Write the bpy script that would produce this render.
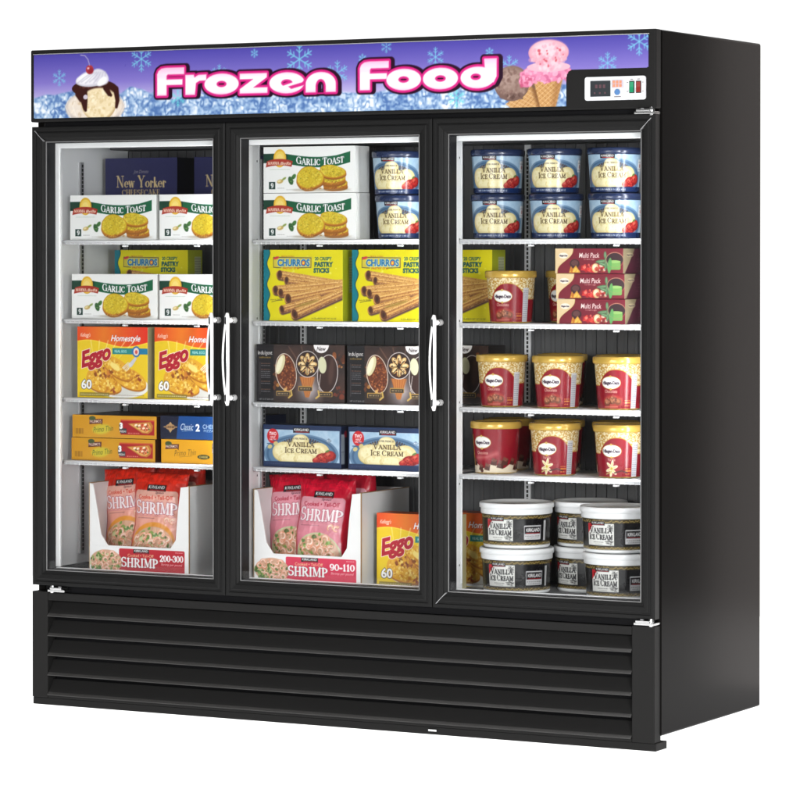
import bpy, bmesh, math, random
import numpy as np
from mathutils import Vector, Matrix

for o in list(bpy.data.objects):
    bpy.data.objects.remove(o)
SC = bpy.context.scene
COL = SC.collection

# ------------------------------------------------------------------ camera
cam_d = bpy.data.cameras.new("camera")
cam = bpy.data.objects.new("camera", cam_d)
COL.objects.link(cam)
cam.location = (4.8791, -8.5227, 1.3752)
cam.rotation_euler = (math.pi / 2 - 0.0127, 0, 0.4983)
cam_d.sensor_width = 36
cam_d.lens = 36 * 3357.24 / 800
cam_d.shift_y = -103.56 / 800
cam_d.clip_end = 200
SC.camera = cam

# ------------------------------------------------------------------ world: white studio surround, dimmer towards the camera side
W = bpy.data.worlds.new("World")
SC.world = W
W.use_nodes = True
nt = W.node_tree
bg = nt.nodes["Background"]
tc = nt.nodes.new("ShaderNodeTexCoord")
vm = nt.nodes.new("ShaderNodeVectorMath"); vm.operation = 'DOT_PRODUCT'
vm.inputs[1].default_value = (-0.478, 0.878, 0)
nt.links.new(tc.outputs['Generated'], vm.inputs[0])
mr = nt.nodes.new("ShaderNodeMapRange"); mr.interpolation_type = 'SMOOTHSTEP'
mr.inputs['From Min'].default_value = 0.62
mr.inputs['From Max'].default_value = 0.90
mr.inputs['To Min'].default_value = 0.16
mr.inputs['To Max'].default_value = 1.15
nt.links.new(vm.outputs['Value'], mr.inputs['Value'])
bg.inputs['Color'].default_value = (1, 1, 1, 1)
nt.links.new(mr.outputs['Result'], bg.inputs['Strength'])

# ------------------------------------------------------------------ studio lamps
def area(name, loc, target, sx, sy, power, col=(1, 1, 1)):
    l = bpy.data.lights.new(name, 'AREA')
    l.shape = 'RECTANGLE'; l.size = sx; l.size_y = sy
    l.energy = power; l.color = col
    o = bpy.data.objects.new(name, l)
    COL.objects.link(o)
    o.location = loc
    d = Vector(target) - Vector(loc)
    o.rotation_euler = d.to_track_quat('-Z', 'Y').to_euler()
    return o

ov = area("overhead_softbox", (0.6, -0.4, 5.0), (0.6, -0.4, 0), 11, 10, 400)
ov.data.spread = math.radians(50)
# added lamp below the translucent floor, keeps it pure white and free of shadow
area("floor_underlight", (0.4, -0.2, -2.4), (0.4, -0.2, 0), 12, 11, 1500)
area("front_softbox", (0.6, -7.5, 1.5), (0, 0, 1.0), 3.2, 2.0, 275, (1, 0.99, 0.98))
area("key_softbox", (4.9, -4.4, 1.6), (0, 0.2, 1.0), 1.4, 1.6, 255)
area("strip_softbox", (3.7, -2.6, 1.2), (0.2, 0.1, 1.05), 0.14, 2.2, 16)
area("rear_side_softbox", (1.16, 1.50, 1.0), (1.05, 0.45, 1.0), 0.7, 2.6, 15, (1.0, 0.90, 0.86))

SC.view_settings.view_transform = 'Standard'
SC.view_settings.look = 'None'
SC.view_settings.exposure = 0
SC.view_settings.gamma = 1

LED_W = 1.8      # power of each light tube inside the freezer

# ================================================================== helpers
def s2l(c):
    c = np.asarray(c, dtype=float)
    return np.where(c <= 0.04045, c / 12.92, ((c + 0.055) / 1.055) ** 2.4)

def mat(name, col, rough=0.5, metal=0.0, spec=0.5, bump=0.0, bscale=400, coat=0.0, rvar=0.06, emit=0):
    m = bpy.data.materials.new(name)
    m.use_nodes = True
    n = m.node_tree; b = n.nodes["Principled BSDF"]
    b.inputs['Base Color'].default_value = (*col, 1)
    b.inputs['Roughness'].default_value = rough
    b.inputs['Metallic'].default_value = metal
    b.inputs['Specular IOR Level'].default_value = spec
    b.inputs['Coat Weight'].default_value = coat
    t = n.nodes.new("ShaderNodeTexCoord")
    nz = n.nodes.new("ShaderNodeTexNoise")
    nz.inputs['Scale'].default_value = 9; nz.inputs['Detail'].default_value = 5
    n.links.new(t.outputs['Object'], nz.inputs['Vector'])
    r = n.nodes.new("ShaderNodeMapRange")
    r.inputs['To Min'].default_value = rough - rvar; r.inputs['To Max'].default_value = rough + rvar
    n.links.new(nz.outputs['Fac'], r.inputs['Value'])
    n.links.new(r.outputs['Result'], b.inputs['Roughness'])
    if bump:
        n2 = n.nodes.new("ShaderNodeTexNoise"); n2.inputs['Scale'].default_value = bscale
        n2.inputs['Detail'].default_value = 3
        n.links.new(t.outputs['Object'], n2.inputs['Vector'])
        bp = n.nodes.new("ShaderNodeBump"); bp.inputs['Strength'].default_value = bump
        bp.inputs['Distance'].default_value = 0.001
        n.links.new(n2.outputs['Fac'], bp.inputs['Height'])
        n.links.new(bp.outputs['Normal'], b.inputs['Normal'])
    if emit:
        b.inputs['Emission Color'].default_value = (*col, 1)
        b.inputs['Emission Strength'].default_value = emit
    return m

def print_mat(name, rough, coat=0.0, spec=0.4, bump=0.15, bscale=60, emit=0.0):
    """paper, film or plastic printed in colours: the print is the mesh's colour attribute"""
    m = mat(name, (1, 1, 1), rough, spec=spec, bump=bump, bscale=bscale, coat=coat)
    n = m.node_tree; b = n.nodes["Principled BSDF"]
    a = n.nodes.new("ShaderNodeAttribute"); a.attribute_name = "Col"
    n.links.new(a.outputs['Color'], b.inputs['Base Color'])
    if emit:
        n.links.new(a.outputs['Color'], b.inputs['Emission Color'])
        b.inputs['Emission Strength'].default_value = emit
    return m

M_BLACK = mat("black_painted_steel", (0.0130, 0.0128, 0.0126), 0.5, spec=0.045, bump=0.15, bscale=700)
M_SIDE = mat("black_side_steel", (0.0042, 0.0038, 0.0036), 0.20, spec=0.015, bump=0.03, bscale=900, rvar=0.01)
M_FRAME = mat("black_door_profile", (0.0105, 0.0105, 0.0105), 0.4, spec=0.07, bump=0.05, bscale=500)
M_BEAD = mat("grey_bead", (0.16, 0.16, 0.16), 0.5, spec=0.3)
M_GASKET = mat("black_rubber_gasket", (0.008, 0.008, 0.010), 0.6, spec=0.3)
M_GAP = mat("dark_recess_steel", (0.004, 0.004, 0.005), 0.7, spec=0.15)
M_LIP = mat("lip_highlight_black", (0.020, 0.019, 0.018), 0.35, spec=0.55)  # lighter, glossier copy of the black steel, puts a highlight line on the louvre lips
M_CHROME = mat("bright_chrome", (0.50, 0.50, 0.50), 0.2, metal=1.0, rvar=0.04)
M_HANDLE = mat("white_chrome_handle", (0.93, 0.93, 0.93), 0.18, metal=0.35, spec=0.8, rvar=0.04)
M_WHITE = mat("white_enamel_liner", (0.86, 0.875, 0.89), 0.38, bump=0.04, bscale=120)
M_TRIM = mat("white_plastic_trim", (0.86, 0.87, 0.88), 0.35)
M_WIRE = mat("white_coated_wire", (0.80, 0.81, 0.83), 0.3)
M_BACK = mat("grey_back_panel", (0.075, 0.076, 0.080), 0.5, bump=0.2, bscale=200)
M_CEIL = mat("dark_ceiling_panel", (0.045, 0.046, 0.05), 0.5)
M_SLOT = mat("dark_slot", (0.01, 0.01, 0.01), 0.6)
M_STEEL = mat("galvanised_standard", (0.42, 0.42, 0.43), 0.38, metal=0.5)
def underlit_floor_mat():
    """white floor sheet, made translucent so the added lamp below whitens it"""
    m = mat("underlit_white_floor", (0.92, 0.92, 0.92), 0.75, spec=0.05)
    n = m.node_tree; b = n.nodes["Principled BSDF"]; out = [q for q in n.nodes if q.type == 'OUTPUT_MATERIAL'][0]
    t = n.nodes.new("ShaderNodeBsdfTranslucent"); t.inputs['Color'].default_value = (0.95, 0.95, 0.95, 1)
    x = n.nodes.new("ShaderNodeMixShader"); x.inputs[0].default_value = 0.5
    n.links.new(b.outputs[0], x.inputs[1]); n.links.new(t.outputs[0], x.inputs[2]); n.links.new(x.outputs[0], out.inputs['Surface'])
    return m
M_FLOORM = underlit_floor_mat()
P_CARD = print_mat("printed_cardboard", 0.42, coat=0.12)
P_FILM = print_mat("printed_plastic_film", 0.32, coat=0.1, bump=0.5, bscale=35)
P_TUB = print_mat("printed_tub_wall", 0.26, coat=0.12, bump=0.05)
P_SIGN = print_mat("printed_sign_film", 0.30, coat=0.0, bump=0.0, spec=0.25, emit=0.0)
M_CARDW = mat("white_corrugated_card", (0.74, 0.74, 0.74), 0.7, bump=0.2, bscale=80)
M_KRAFT = mat("brown_corrugated_edge", (0.30, 0.19, 0.09), 0.8, bump=0.6, bscale=500)
M_GOLD = mat("gold_plastic_lid", (0.56, 0.36, 0.07), 0.26, metal=0.25, coat=0.3)
M_LIDW = mat("white_plastic_lid", (0.74, 0.75, 0.76), 0.32)
M_NAVY = mat("navy_plastic_lid", (0.012, 0.022, 0.065), 0.28, coat=0.2)

def glass_mat():
    m = bpy.data.materials.new("clear_door_glass"); m.use_nodes = True
    n = m.node_tree; n.nodes.clear()
    out = n.nodes.new("ShaderNodeOutputMaterial"); mix = n.nodes.new("ShaderNodeMixShader")
    tr = n.nodes.new("ShaderNodeBsdfTransparent"); gl = n.nodes.new("ShaderNodeBsdfGlossy")
    tr.inputs['Color'].default_value = (0.975, 0.98, 0.98, 1)
    gl.inputs['Roughness'].default_value = 0.02
    fr = n.nodes.new("ShaderNodeFresnel"); fr.inputs['IOR'].default_value = 1.25
    n.links.new(fr.outputs[0], mix.inputs[0]); n.links.new(tr.outputs[0], mix.inputs[1])
    n.links.new(gl.outputs[0], mix.inputs[2]); n.links.new(mix.outputs[0], out.inputs['Surface'])
    return m
M_GLASS = glass_mat()

class MB:
    """collects boxes, tubes and faces in one mesh with material slots"""
    def __init__(s):
        s.v = []; s.f = []; s.mi = []; s.mats = []; s.sm = []
    def slot(s, m):
        if m not in s.mats: s.mats.append(m)
        return s.mats.index(m)
    def face(s, pts, m, smooth=False):
        i = len(s.v); s.v += [tuple(p) for p in pts]
        s.f.append(tuple(range(i, i + len(pts)))); s.mi.append(s.slot(m)); s.sm.append(smooth)
    def box(s, x0, x1, y0, y1, z0, z1, m):
        i = len(s.v)
        s.v += [(x, y, z) for z in (z0, z1) for y in (y0, y1) for x in (x0, x1)]
        k = s.slot(m)
        for q in ((0, 2, 3, 1), (4, 5, 7, 6), (0, 1, 5, 4), (2, 6, 7, 3), (0, 4, 6, 2), (1, 3, 7, 5)):
            s.f.append(tuple(i + a for a in q)); s.mi.append(k); s.sm.append(False)
    def prism(s, poly, y0, y1, m):
        """polygon in XZ (counter-clockwise from the front) pushed from y0 to y1"""
        n = len(poly); i = len(s.v)
        s.v += [(x, y0, z) for x, z in poly] + [(x, y1, z) for x, z in poly]
        k = s.slot(m)
        s.f.append(tuple(i + a for a in range(n))); s.f.append(tuple(i + n + a for a in reversed(range(n))))
        for a in range(n):
            b = (a + 1) % n
            s.f.append((i + a, i + n + a, i + n + b, i + b))
        s.mi += [k] * (n + 2); s.sm += [False] * (n + 2)
    def tube(s, pts, r, m, seg=10, rz=None):
        pts = [Vector(p) for p in pts]; k = s.slot(m); i0 = len(s.v)
        for a, p in enumerate(pts):
            t = (pts[min(a + 1, len(pts) - 1)] - pts[max(a - 1, 0)]).normalized()
            up = Vector((0, 0, 1)) if abs(t.z) < 0.9 else Vector((1, 0, 0))
            u = t.cross(up).normalized(); w = u.cross(t).normalized()
            rr = r[a] if isinstance(r, (list, tuple)) else r
            for q in range(seg):
                an = 2 * math.pi * q / seg
                s.v.append(tuple(p + u * rr * math.cos(an) + w * (rz or rr) * math.sin(an)))
        for a in range(len(pts) - 1):
            for q in range(seg):
                b = i0 + a * seg; q2 = (q + 1) % seg
                s.f.append((b + q, b + q2, b + seg + q2, b + seg + q)); s.mi.append(k); s.sm.append(True)
        s.f.append(tuple(i0 + q for q in reversed(range(seg)))); s.mi.append(k); s.sm.append(False)
        b = i0 + (len(pts) - 1) * seg
        s.f.append(tuple(b + q for q in range(seg))); s.mi.append(k); s.sm.append(False)
    def lathe(s, prof, m, seg=56, cx=0, cy=0):
        k = s.slot(m); i0 = len(s.v)
        for r, z in prof:
            for q in range(seg):
                an = 2 * math.pi * q / seg
                s.v.append((cx + r * math.cos(an), cy + r * math.sin(an), z))
        for a in range(len(prof) - 1):
            for q in range(seg):
                b = i0 + a * seg; q2 = (q + 1) % seg
                s.f.append((b + q, b + q2, b + seg + q2, b + seg + q)); s.mi.append(k); s.sm.append(True)
    def build(s, name, parent=None, bevel=0, loc=None, seg=2):
        me = bpy.data.meshes.new(name)
        me.from_pydata(s.v, [], s.f)
        for m in s.mats: me.materials.append(m)
        me.polygons.foreach_set('material_index', s.mi)
        me.polygons.foreach_set('use_smooth', s.sm)
        me.update()
        o = bpy.data.objects.new(name, me); COL.objects.link(o)
        if parent: o.parent = parent
        if loc: o.location = loc
        if bevel:
            bv = o.modifiers.new("bevel", 'BEVEL'); bv.width = bevel; bv.segments = seg
            bv.limit_method = 'ANGLE'; bv.angle_limit = math.radians(40)
            bv.harden_normals = False
        return o

def empty(name, loc, label=None, cat=None, group=None):
    o = bpy.data.objects.new(name, None); COL.objects.link(o); o.location = loc
    o.empty_display_size = 0.05
    if label: tag(o, label, cat, group)
    return o

def tag(o, label, cat, group=None):
    o['label'] = label; o['category'] = cat
    if group: o['group'] = group
    return o

# ================================================================== painter: prints worked out by code on a fine grid of vertices
def rgb(*c): return np.array(c, float) / 255.0
_rt = np.random.RandomState(7).rand(256, 256)
def vnoise(X, Y, s, seed=0):
    x = X / s + seed * 17.3; y = Y / s + seed * 5.7
    xi = np.floor(x).astype(int); yi = np.floor(y).astype(int)
    fx = x - xi; fy = y - yi
    fx = fx * fx * (3 - 2 * fx); fy = fy * fy * (3 - 2 * fy)
    g = lambda a, b: _rt[a % 256, b % 256]
    return (g(xi, yi) * (1 - fx) + g(xi + 1, yi) * fx) * (1 - fy) + (g(xi, yi + 1) * (1 - fx) + g(xi + 1, yi + 1) * fx) * fy
def fbm(X, Y, s, seed=0, o=3):
    r = 0; a = 0.5; t = 0
    for k in range(o):
        r = r + a * vnoise(X, Y, s / 2 ** k, seed + k * 3); t += a; a *= 0.55
    return r / t

_tcache = {}
def text_tris(txt, bold, shear):
    key = (txt, round(bold, 4), round(shear, 3))
    if key in _tcache: return _tcache[key]
    cu = bpy.data.curves.new("t", 'FONT'); cu.body = txt; cu.size = 1.0
    cu.offset = bold; cu.shear = shear; cu.resolution_u = 3; cu.fill_mode = 'FRONT'
    ob = bpy.data.objects.new("t", cu); COL.objects.link(ob)
    dg = bpy.context.evaluated_depsgraph_get(); dg.update()
    me = ob.evaluated_get(dg).to_mesh(); me.calc_loop_triangles()
    V = np.empty(len(me.vertices) * 3); me.vertices.foreach_get('co', V); V = V.reshape(-1, 3)[:, :2]
    T = np.empty(len(me.loop_triangles) * 3, dtype=np.int32); me.loop_triangles.foreach_get('vertices', T)
    T = T.reshape(-1, 3).copy(); V = V.copy()
    ob.evaluated_get(dg).to_mesh_clear()
    bpy.data.objects.remove(ob); bpy.data.curves.remove(cu)
    _tcache[key] = (V, T); return V, T

# serif capitals drawn as strokes: ('l', x0, y0, x1, y1, width) and ('a', cx, cy, rx, ry, from, to, thin, thick)
TK, TH = 0.17, 0.055
def _sf(x, y, w=0.13): return ('l', x - w, y, x + w, y, TH * 1.15)
def L(x0, y0, x1, y1, w=TK): return ('l', x0, y0, x1, y1, w)
def A(cx, cy, rx, ry, a0, a1, th=TH, tk=TK): return ('a', cx, cy, rx, ry, a0, a1, th, tk)
SER = {
 'A': (.86, [L(.1, .03, .40, .97, TH), L(.42, .97, .74, .03), L(.22, .34, .6, .34, TH), _sf(.1, .03, .1), _sf(.74, .03, .12)]),
 'C': (.80, [A(.42, .5, .33, .47, 48, 312), L(.66, .68, .68, .93, TH)]),
 'E': (.70, [L(.18, .03, .18, .97), L(.08, .97, .58, .97, TH), L(.08, .03, .6, .03, TH), L(.2, .5, .48, .5, TH), L(.58, .97, .58, .76, TH), L(.62, .03, .62, .26, TH), L(.48, .4, .48, .6, TH)]),
 'G': (.86, [A(.42, .5, .33, .47, 48, 330), L(.66, .68, .68, .93, TH), L(.7, .1, .7, .42), _sf(.7, .43, .12)]),
 'H': (.90, [L(.2, .03, .2, .97), L(.7, .03, .7, .97), L(.2, .5, .7, .5, TH), _sf(.2, .03), _sf(.2, .97), _sf(.7, .03), _sf(.7, .97)]),
 'I': (.42, [L(.21, .03, .21, .97), _sf(.21, .03), _sf(.21, .97)]),
 'K': (.84, [L(.2, .03, .2, .97), L(.26, .46, .66, .97, TH), L(.34, .56, .7, .03), _sf(.2, .03), _sf(.2, .97), _sf(.68, .97, .1), _sf(.7, .03, .11)]),
 'L': (.70, [L(.2, .03, .2, .97), L(.08, .03, .62, .03, TH), L(.63, .03, .63, .28, TH), _sf(.2, .97)]),
 'M': (1.06, [L(.18, .03, .18, .97, TH), L(.2, .97, .5, .12), L(.5, .08, .8, .97, TH), L(.86, .03, .86, .97), _sf(.18, .03, .11), _sf(.86, .03), _sf(.14, .97, .09), _sf(.9, .97, .1)]),
 'N': (.90, [L(.18, .03, .18, .97, TH), L(.2, .95, .7, .06), L(.72, .03, .72, .97, TH), _sf(.18, .03, .11), _sf(.72, .97, .11), _sf(.14, .97, .09)]),
 'O': (.90, [A(.45, .5, .36, .47, 0, 360)]),
 'P': (.76, [L(.2, .03, .2, .97), A(.3, .71, .33, .26, -92, 92), L(.2, .97, .32, .97, TH), L(.2, .45, .32, .45, TH), _sf(.2, .03), _sf(.14, .97, .08)]),
 'R': (.84, [L(.2, .03, .2, .97), A(.3, .72, .31, .25, -92, 92), L(.2, .97, .32, .97, TH), L(.2, .47, .34, .47, TH), L(.4, .47, .7, .03), _sf(.2, .03), _sf(.14, .97, .08), _sf(.74, .03, .08)]),
 'S': (.66, [A(.33, .73, .22, .24, 35, 265, TH * 1.2, TK), A(.33, .26, .24, .24, -145, 90, TH * 1.2, TK), L(.5, .8, .52, .97, TH), L(.1, .03, .12, .24, TH)]),
 'T': (.76, [L(.38, .03, .38, .97), L(.06, .97, .70, .97, TH), L(.06, .97, .06, .74, TH), L(.70, .97, .70, .74, TH), _sf(.38, .03)]),
 'V': (.84, [L(.14, .97, .42, .04), L(.43, .04, .72, .97, TH), _sf(.14, .97, .12), _sf(.72, .97, .1)]),
 'Y': (.84, [L(.14, .97, .42, .46), L(.43, .46, .7, .97, TH), L(.42, .03, .42, .48), _sf(.14, .97, .12), _sf(.7, .97, .1), _sf(.42, .03)]),
 'e': (.56, [A(.28, .31, .2, .29, 5, 310), L(.1, .34, .47, .34, TH)]),
 'w': (.84, [L(.1, .6, .26, .04), L(.27, .04, .42, .58, TH), L(.42, .58, .56, .04), L(.57, .04, .72, .6, TH), _sf(.1, .6, .08), _sf(.72, .6, .08)]),
 'o': (.60, [A(.3, .31, .22, .29, 0, 360)]),
 'r': (.48, [L(.16, .03, .16, .6), A(.3, .4, .13, .2, 30, 160), _sf(.16, .03, .1)]),
 'k': (.60, [L(.16, .03, .16, .97), L(.2, .28, .42, .58, TH), L(.26, .34, .48, .03), _sf(.16, .03, .1), _sf(.48, .03, .09)]),
 '-': (.42, [L(.08, .38, .34, .38, TK * .8)]),
 '0': (.62, [A(.31, .5, .22, .46, 0, 360)]),
 '1': (.46, [L(.24, .03, .24, .95), L(.1, .82, .24, .95, TH), _sf(.24, .03)]),
 '2': (.60, [A(.3, .72, .2, .24, -20, 170), L(.47, .62, .1, .08, TK * .7), L(.08, .06, .52, .06, TK)]),
 '3': (.58, [A(.27, .74, .19, .22, -85, 160), A(.27, .27, .22, .25, -160, 88)]),
 '9': (.60, [A(.3, .67, .2, .29, 0, 360), A(.28, .5, .23, .46, -120, 20)]),
 '6': (.60, [A(.3, .32, .2, .29, 0, 360), A(.32, .5, .23, .46, 60, 200)]),
 ' ': (.36, []),
}

class Art:
    def __init__(s, w, h, cell=1.3, bg=(1, 1, 1)):
        s.w, s.h = w, h
        s.nx = max(2, int(round(w / cell)) + 1); s.ny = max(2, int(round(h / cell)) + 1)
        s.cell = w / (s.nx - 1)
        s.x = np.linspace(0, w, s.nx); s.y = np.linspace(0, h, s.ny)
        s.C = np.ones((s.ny, s.nx, 3)) * np.asarray(bg, float)
        s.W = (slice(0, s.ny), slice(0, s.nx))
        s.X, s.Y = np.meshgrid(s.x, s.y)
    def put(s, m, col, win=None):
        win = win or s.W
        m = np.clip(m, 0, 1)[..., None]
        col = np.asarray(col, float)
        if col.ndim == 3 and col.shape[:2] != m.shape[:2]: col = col[win]
        s.C[win] = s.C[win] * (1 - m) + col * m
    def win(s, x0, x1, y0, y1):
        a = np.searchsorted(s.x, [x0 - 2 * s.cell, x1 + 2 * s.cell]); b = np.searchsorted(s.y, [y0 - 2 * s.cell, y1 + 2 * s.cell])
        return (slice(b[0], max(b[1], b[0])), slice(a[0], max(a[1], a[0])))
    def aa(s, d, soft=1.0): return np.clip(0.5 - d / (s.cell * soft), 0, 1)
    # signed distances ------------------------------------------------
    def d_ell(s, cx, cy, rx, ry, rot=0, win=None):
        win = win or s.W
        X = s.X[win] - cx; Y = s.Y[win] - cy; c, n = math.cos(rot), math.sin(rot)
        X, Y = X * c + Y * n, -X * n + Y * c
        k0 = np.sqrt((X / rx) ** 2 + (Y / ry) ** 2) + 1e-6
        k1 = np.sqrt((X / rx ** 2) ** 2 + (Y / ry ** 2) ** 2) + 1e-6
        return k0 * (k0 - 1) / k1
    def d_seg(s, x0, y0, x1, y1, w0, w1=None, win=None):
        win = win or s.W; w1 = w0 if w1 is None else w1
        X = s.X[win] - x0; Y = s.Y[win] - y0; dx, dy = x1 - x0, y1 - y0
        t = np.clip((X * dx + Y * dy) / (dx * dx + dy * dy + 1e-9), 0, 1)
        return np.hypot(X - t * dx, Y - t * dy) - (w0 + (w1 - w0) * t) / 2
    def d_poly(s, pts, win=None):
        win = win or s.W
        X = s.X[win]; Y = s.Y[win]; d = np.full(X.shape, 1e9); ins = np.zeros(X.shape, bool)
        for (x0, y0), (x1, y1) in zip(pts, pts[1:] + pts[:1]):
            dx, dy = x1 - x0, y1 - y0
            t = np.clip(((X - x0) * dx + (Y - y0) * dy) / (dx * dx + dy * dy + 1e-9), 0, 1)
            d = np.minimum(d, np.hypot(X - x0 - t * dx, Y - y0 - t * dy))
            if dy != 0:
                c = ((y0 > Y) != (y1 > Y)) & (X < dx * (Y - y0) / dy + x0)
                ins ^= c
        return np.where(ins, -d, d)
    def d_rect(s, x0, x1, y0, y1, r=0, win=None):
        win = win or s.W
        X = np.abs(s.X[win] - (x0 + x1) / 2) - (x1 - x0) / 2 + r; Y = np.abs(s.Y[win] - (y0 + y1) / 2) - (y1 - y0) / 2 + r
        return np.hypot(np.maximum(X, 0), np.maximum(Y, 0)) + np.minimum(np.maximum(X, Y), 0) - r
    # shapes -----------------------------------------------------------
    def ell(s, cx, cy, rx, ry, col, rot=0, soft=1.0, al=1):
        R = max(rx, ry) + 3 + soft * s.cell; w = s.win(cx - R, cx + R, cy - R, cy + R)
        s.put(s.aa(s.d_ell(cx, cy, rx, ry, rot, w), soft) * al, col, w)
    def rect(s, x0, x1, y0, y1, col, r=0, al=1):
        w = s.win(x0, x1, y0, y1); s.put(s.aa(s.d_rect(x0, x1, y0, y1, r, w)) * al, col, w)
    def poly(s, pts, col, soft=1.0, al=1):
        xs = [p[0] for p in pts]; ys = [p[1] for p in pts]; k = soft * s.cell
        w = s.win(min(xs) - k, max(xs) + k, min(ys) - k, max(ys) + k); s.put(s.aa(s.d_poly(pts, w), soft) * al, col, w)
    def line(s, pts, wd, col, soft=1.0, al=1, w1=None):
        xs = [p[0] for p in pts]; ys = [p[1] for p in pts]; w = s.win(min(xs) - wd, max(xs) + wd, min(ys) - wd, max(ys) + wd)
        d = None; n = len(pts) - 1
        for i, (a, b) in enumerate(zip(pts, pts[1:])):
            wa = wd if w1 is None else wd + (w1 - wd) * i / n; wb = wd if w1 is None else wd + (w1 - wd) * (i + 1) / n
            q = s.d_seg(*a, *b, wa, wb, w); d = q if d is None else np.minimum(d, q)
        s.put(s.aa(d, soft) * al, col, w)
    def text(s, txt, cx, cy, h, col, width=None, bold=0.0, shear=0.0, rot=0, outline=None, warp=None, align='c', al=1):
        if outline: s._text(txt, cx, cy, h, outline[1], width, bold + outline[0], shear, rot, warp, align, al, bold)
        s._text(txt, cx, cy, h, col, width, bold, shear, rot, warp, align, al, bold)
    def _text(s, txt, cx, cy, h, col, width, bold, shear, rot, warp, align, al, bref):
        V0, _ = text_tris(txt, bref, shear)
        V, T = text_tris(txt, bold, shear)
        if len(T) == 0: return
        sc = h / 0.72
        x0, x1 = V0[:, 0].min(), V0[:, 0].max(); sx = sc if width is None else width / (x1 - x0)
        X = (V[:, 0] - (x0 + x1) / 2) * sx; Y = (V[:, 1] - 0.35) * sc
        if align == 'l': X = X + (x1 - x0) / 2 * sx
        if warp: Y = Y + np.array([warp(a) for a in X])
        c, n = math.cos(rot), math.sin(rot)
        X, Y = X * c - Y * n + cx, X * n + Y * c + cy
        w = s.win(X.min(), X.max(), Y.min(), Y.max())
        if w[0].stop <= w[0].start or w[1].stop <= w[1].start: return
        gx = s.x[w[1]]; gy = s.y[w[0]]; K = 4; dy = s.h / (s.ny - 1)
        off = (np.arange(K) + .5) / K - .5
        fx = (gx[:, None] + off * s.cell).ravel(); fy = (gy[:, None] + off * dy).ravel()
        acc = np.zeros((len(fy), len(fx)), bool)
        for t in T:
            ax, bx, cx_ = X[t]; ay, by, cy_ = Y[t]
            i0, i1 = np.searchsorted(fx, [min(ax, bx, cx_), max(ax, bx, cx_)]); j0, j1 = np.searchsorted(fy, [min(ay, by, cy_), max(ay, by, cy_)])
            if i1 <= i0 or j1 <= j0: continue
            PX = fx[None, i0:i1]; PY = fy[j0:j1, None]
            e0 = (bx - ax) * (PY - ay) - (by - ay) * (PX - ax); e1 = (cx_ - bx) * (PY - by) - (cy_ - by) * (PX - bx); e2 = (ax - cx_) * (PY - cy_) - (ay - cy_) * (PX - cx_)
            acc[j0:j1, i0:i1] |= ((e0 >= 0) & (e1 >= 0) & (e2 >= 0)) | ((e0 <= 0) & (e1 <= 0) & (e2 <= 0))
        m = acc.reshape(len(gy), K, len(gx), K).mean(axis=(1, 3))
        s.put(m * al, col, w)
    def serif(s, txt, cx, cy, h, col, width=None, outline=None, warp=None, rot=0, bold=0, al=1, big=1.0, shear=0):
        """letters from the stroke alphabet; big > 1 enlarges the first letter of each word"""
        x = 0; items = []; first = True
        for ch in txt:
            adv, st = SER.get(ch, SER[' ']); k = big if first and ch != ' ' else 1.0
            items.append((x, k, st)); x += adv * k; first = ch == ' '
        sx = h if width is None else width / x
        segs = []
        for ox, k, st in items:
            for q in st:
                if q[0] == 'l':
                    pts = [(q[1], q[2]), (q[3], q[4])]; ws = [q[5]] * 2
                else:
                    n = 10 if q[6] - q[5] < 200 else 16
                    an = [math.radians(q[5] + (q[6] - q[5]) * i / n) for i in range(n + 1)]
                    pts = [(q[1] + q[3] * math.cos(a), q[2] + q[4] * math.sin(a)) for a in an]
                    ws = [q[7] + (q[8] - q[7]) * math.cos(a) ** 2 for a in an]
                P = []
                for (px, py) in pts:
                    py = py * k; X = (ox + px * k + shear * py - x / 2) * sx; Y = (py - .5) * h
                    if warp: Y += warp(X)
                    c, n_ = math.cos(rot), math.sin(rot)
                    P.append((X * c - Y * n_ + cx, X * n_ + Y * c + cy))
                wm = (h * .45 + sx * .55)
                for (a, b, wa, wb) in zip(P, P[1:], ws, ws[1:]): segs.append((a, b, wa * wm + bold, wb * wm + bold))
        jobs = ([(outline[0] * 2, outline[1])] if outline else []) + [(0, col)]
        xs = [p[0] for g in segs for p in g[:2]]; ys = [p[1] for g in segs for p in g[:2]]; e = h * .2 + (outline[0] if outline else 0)
        w = s.win(min(xs) - e, max(xs) + e, min(ys) - e, max(ys) + e); D = np.full(s.X[w].shape, 1e9)
        if D.size == 0: return
        for (a, b, wa, wb) in segs:
            e2 = max(wa, wb) / 2 + e
            lw = s.win(min(a[0], b[0]) - e2, max(a[0], b[0]) + e2, min(a[1], b[1]) - e2, max(a[1], b[1]) + e2)
            d = s.d_seg(*a, *b, wa, wb, lw)
            r = (slice(lw[0].start - w[0].start, lw[0].stop - w[0].start), slice(lw[1].start - w[1].start, lw[1].stop - w[1].start))
            r = (slice(max(r[0].start, 0), r[0].stop), slice(max(r[1].start, 0), r[1].stop))
            tgt = D[r]
            oy = max(0, w[0].start - lw[0].start); ox_ = max(0, w[1].start - lw[1].start)
            d = d[oy:oy + tgt.shape[0], ox_:ox_ + tgt.shape[1]]
            D[r] = np.minimum(tgt, d)
        for g, c in jobs: s.put(s.aa(D - g / 2) * al, c, w)
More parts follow.
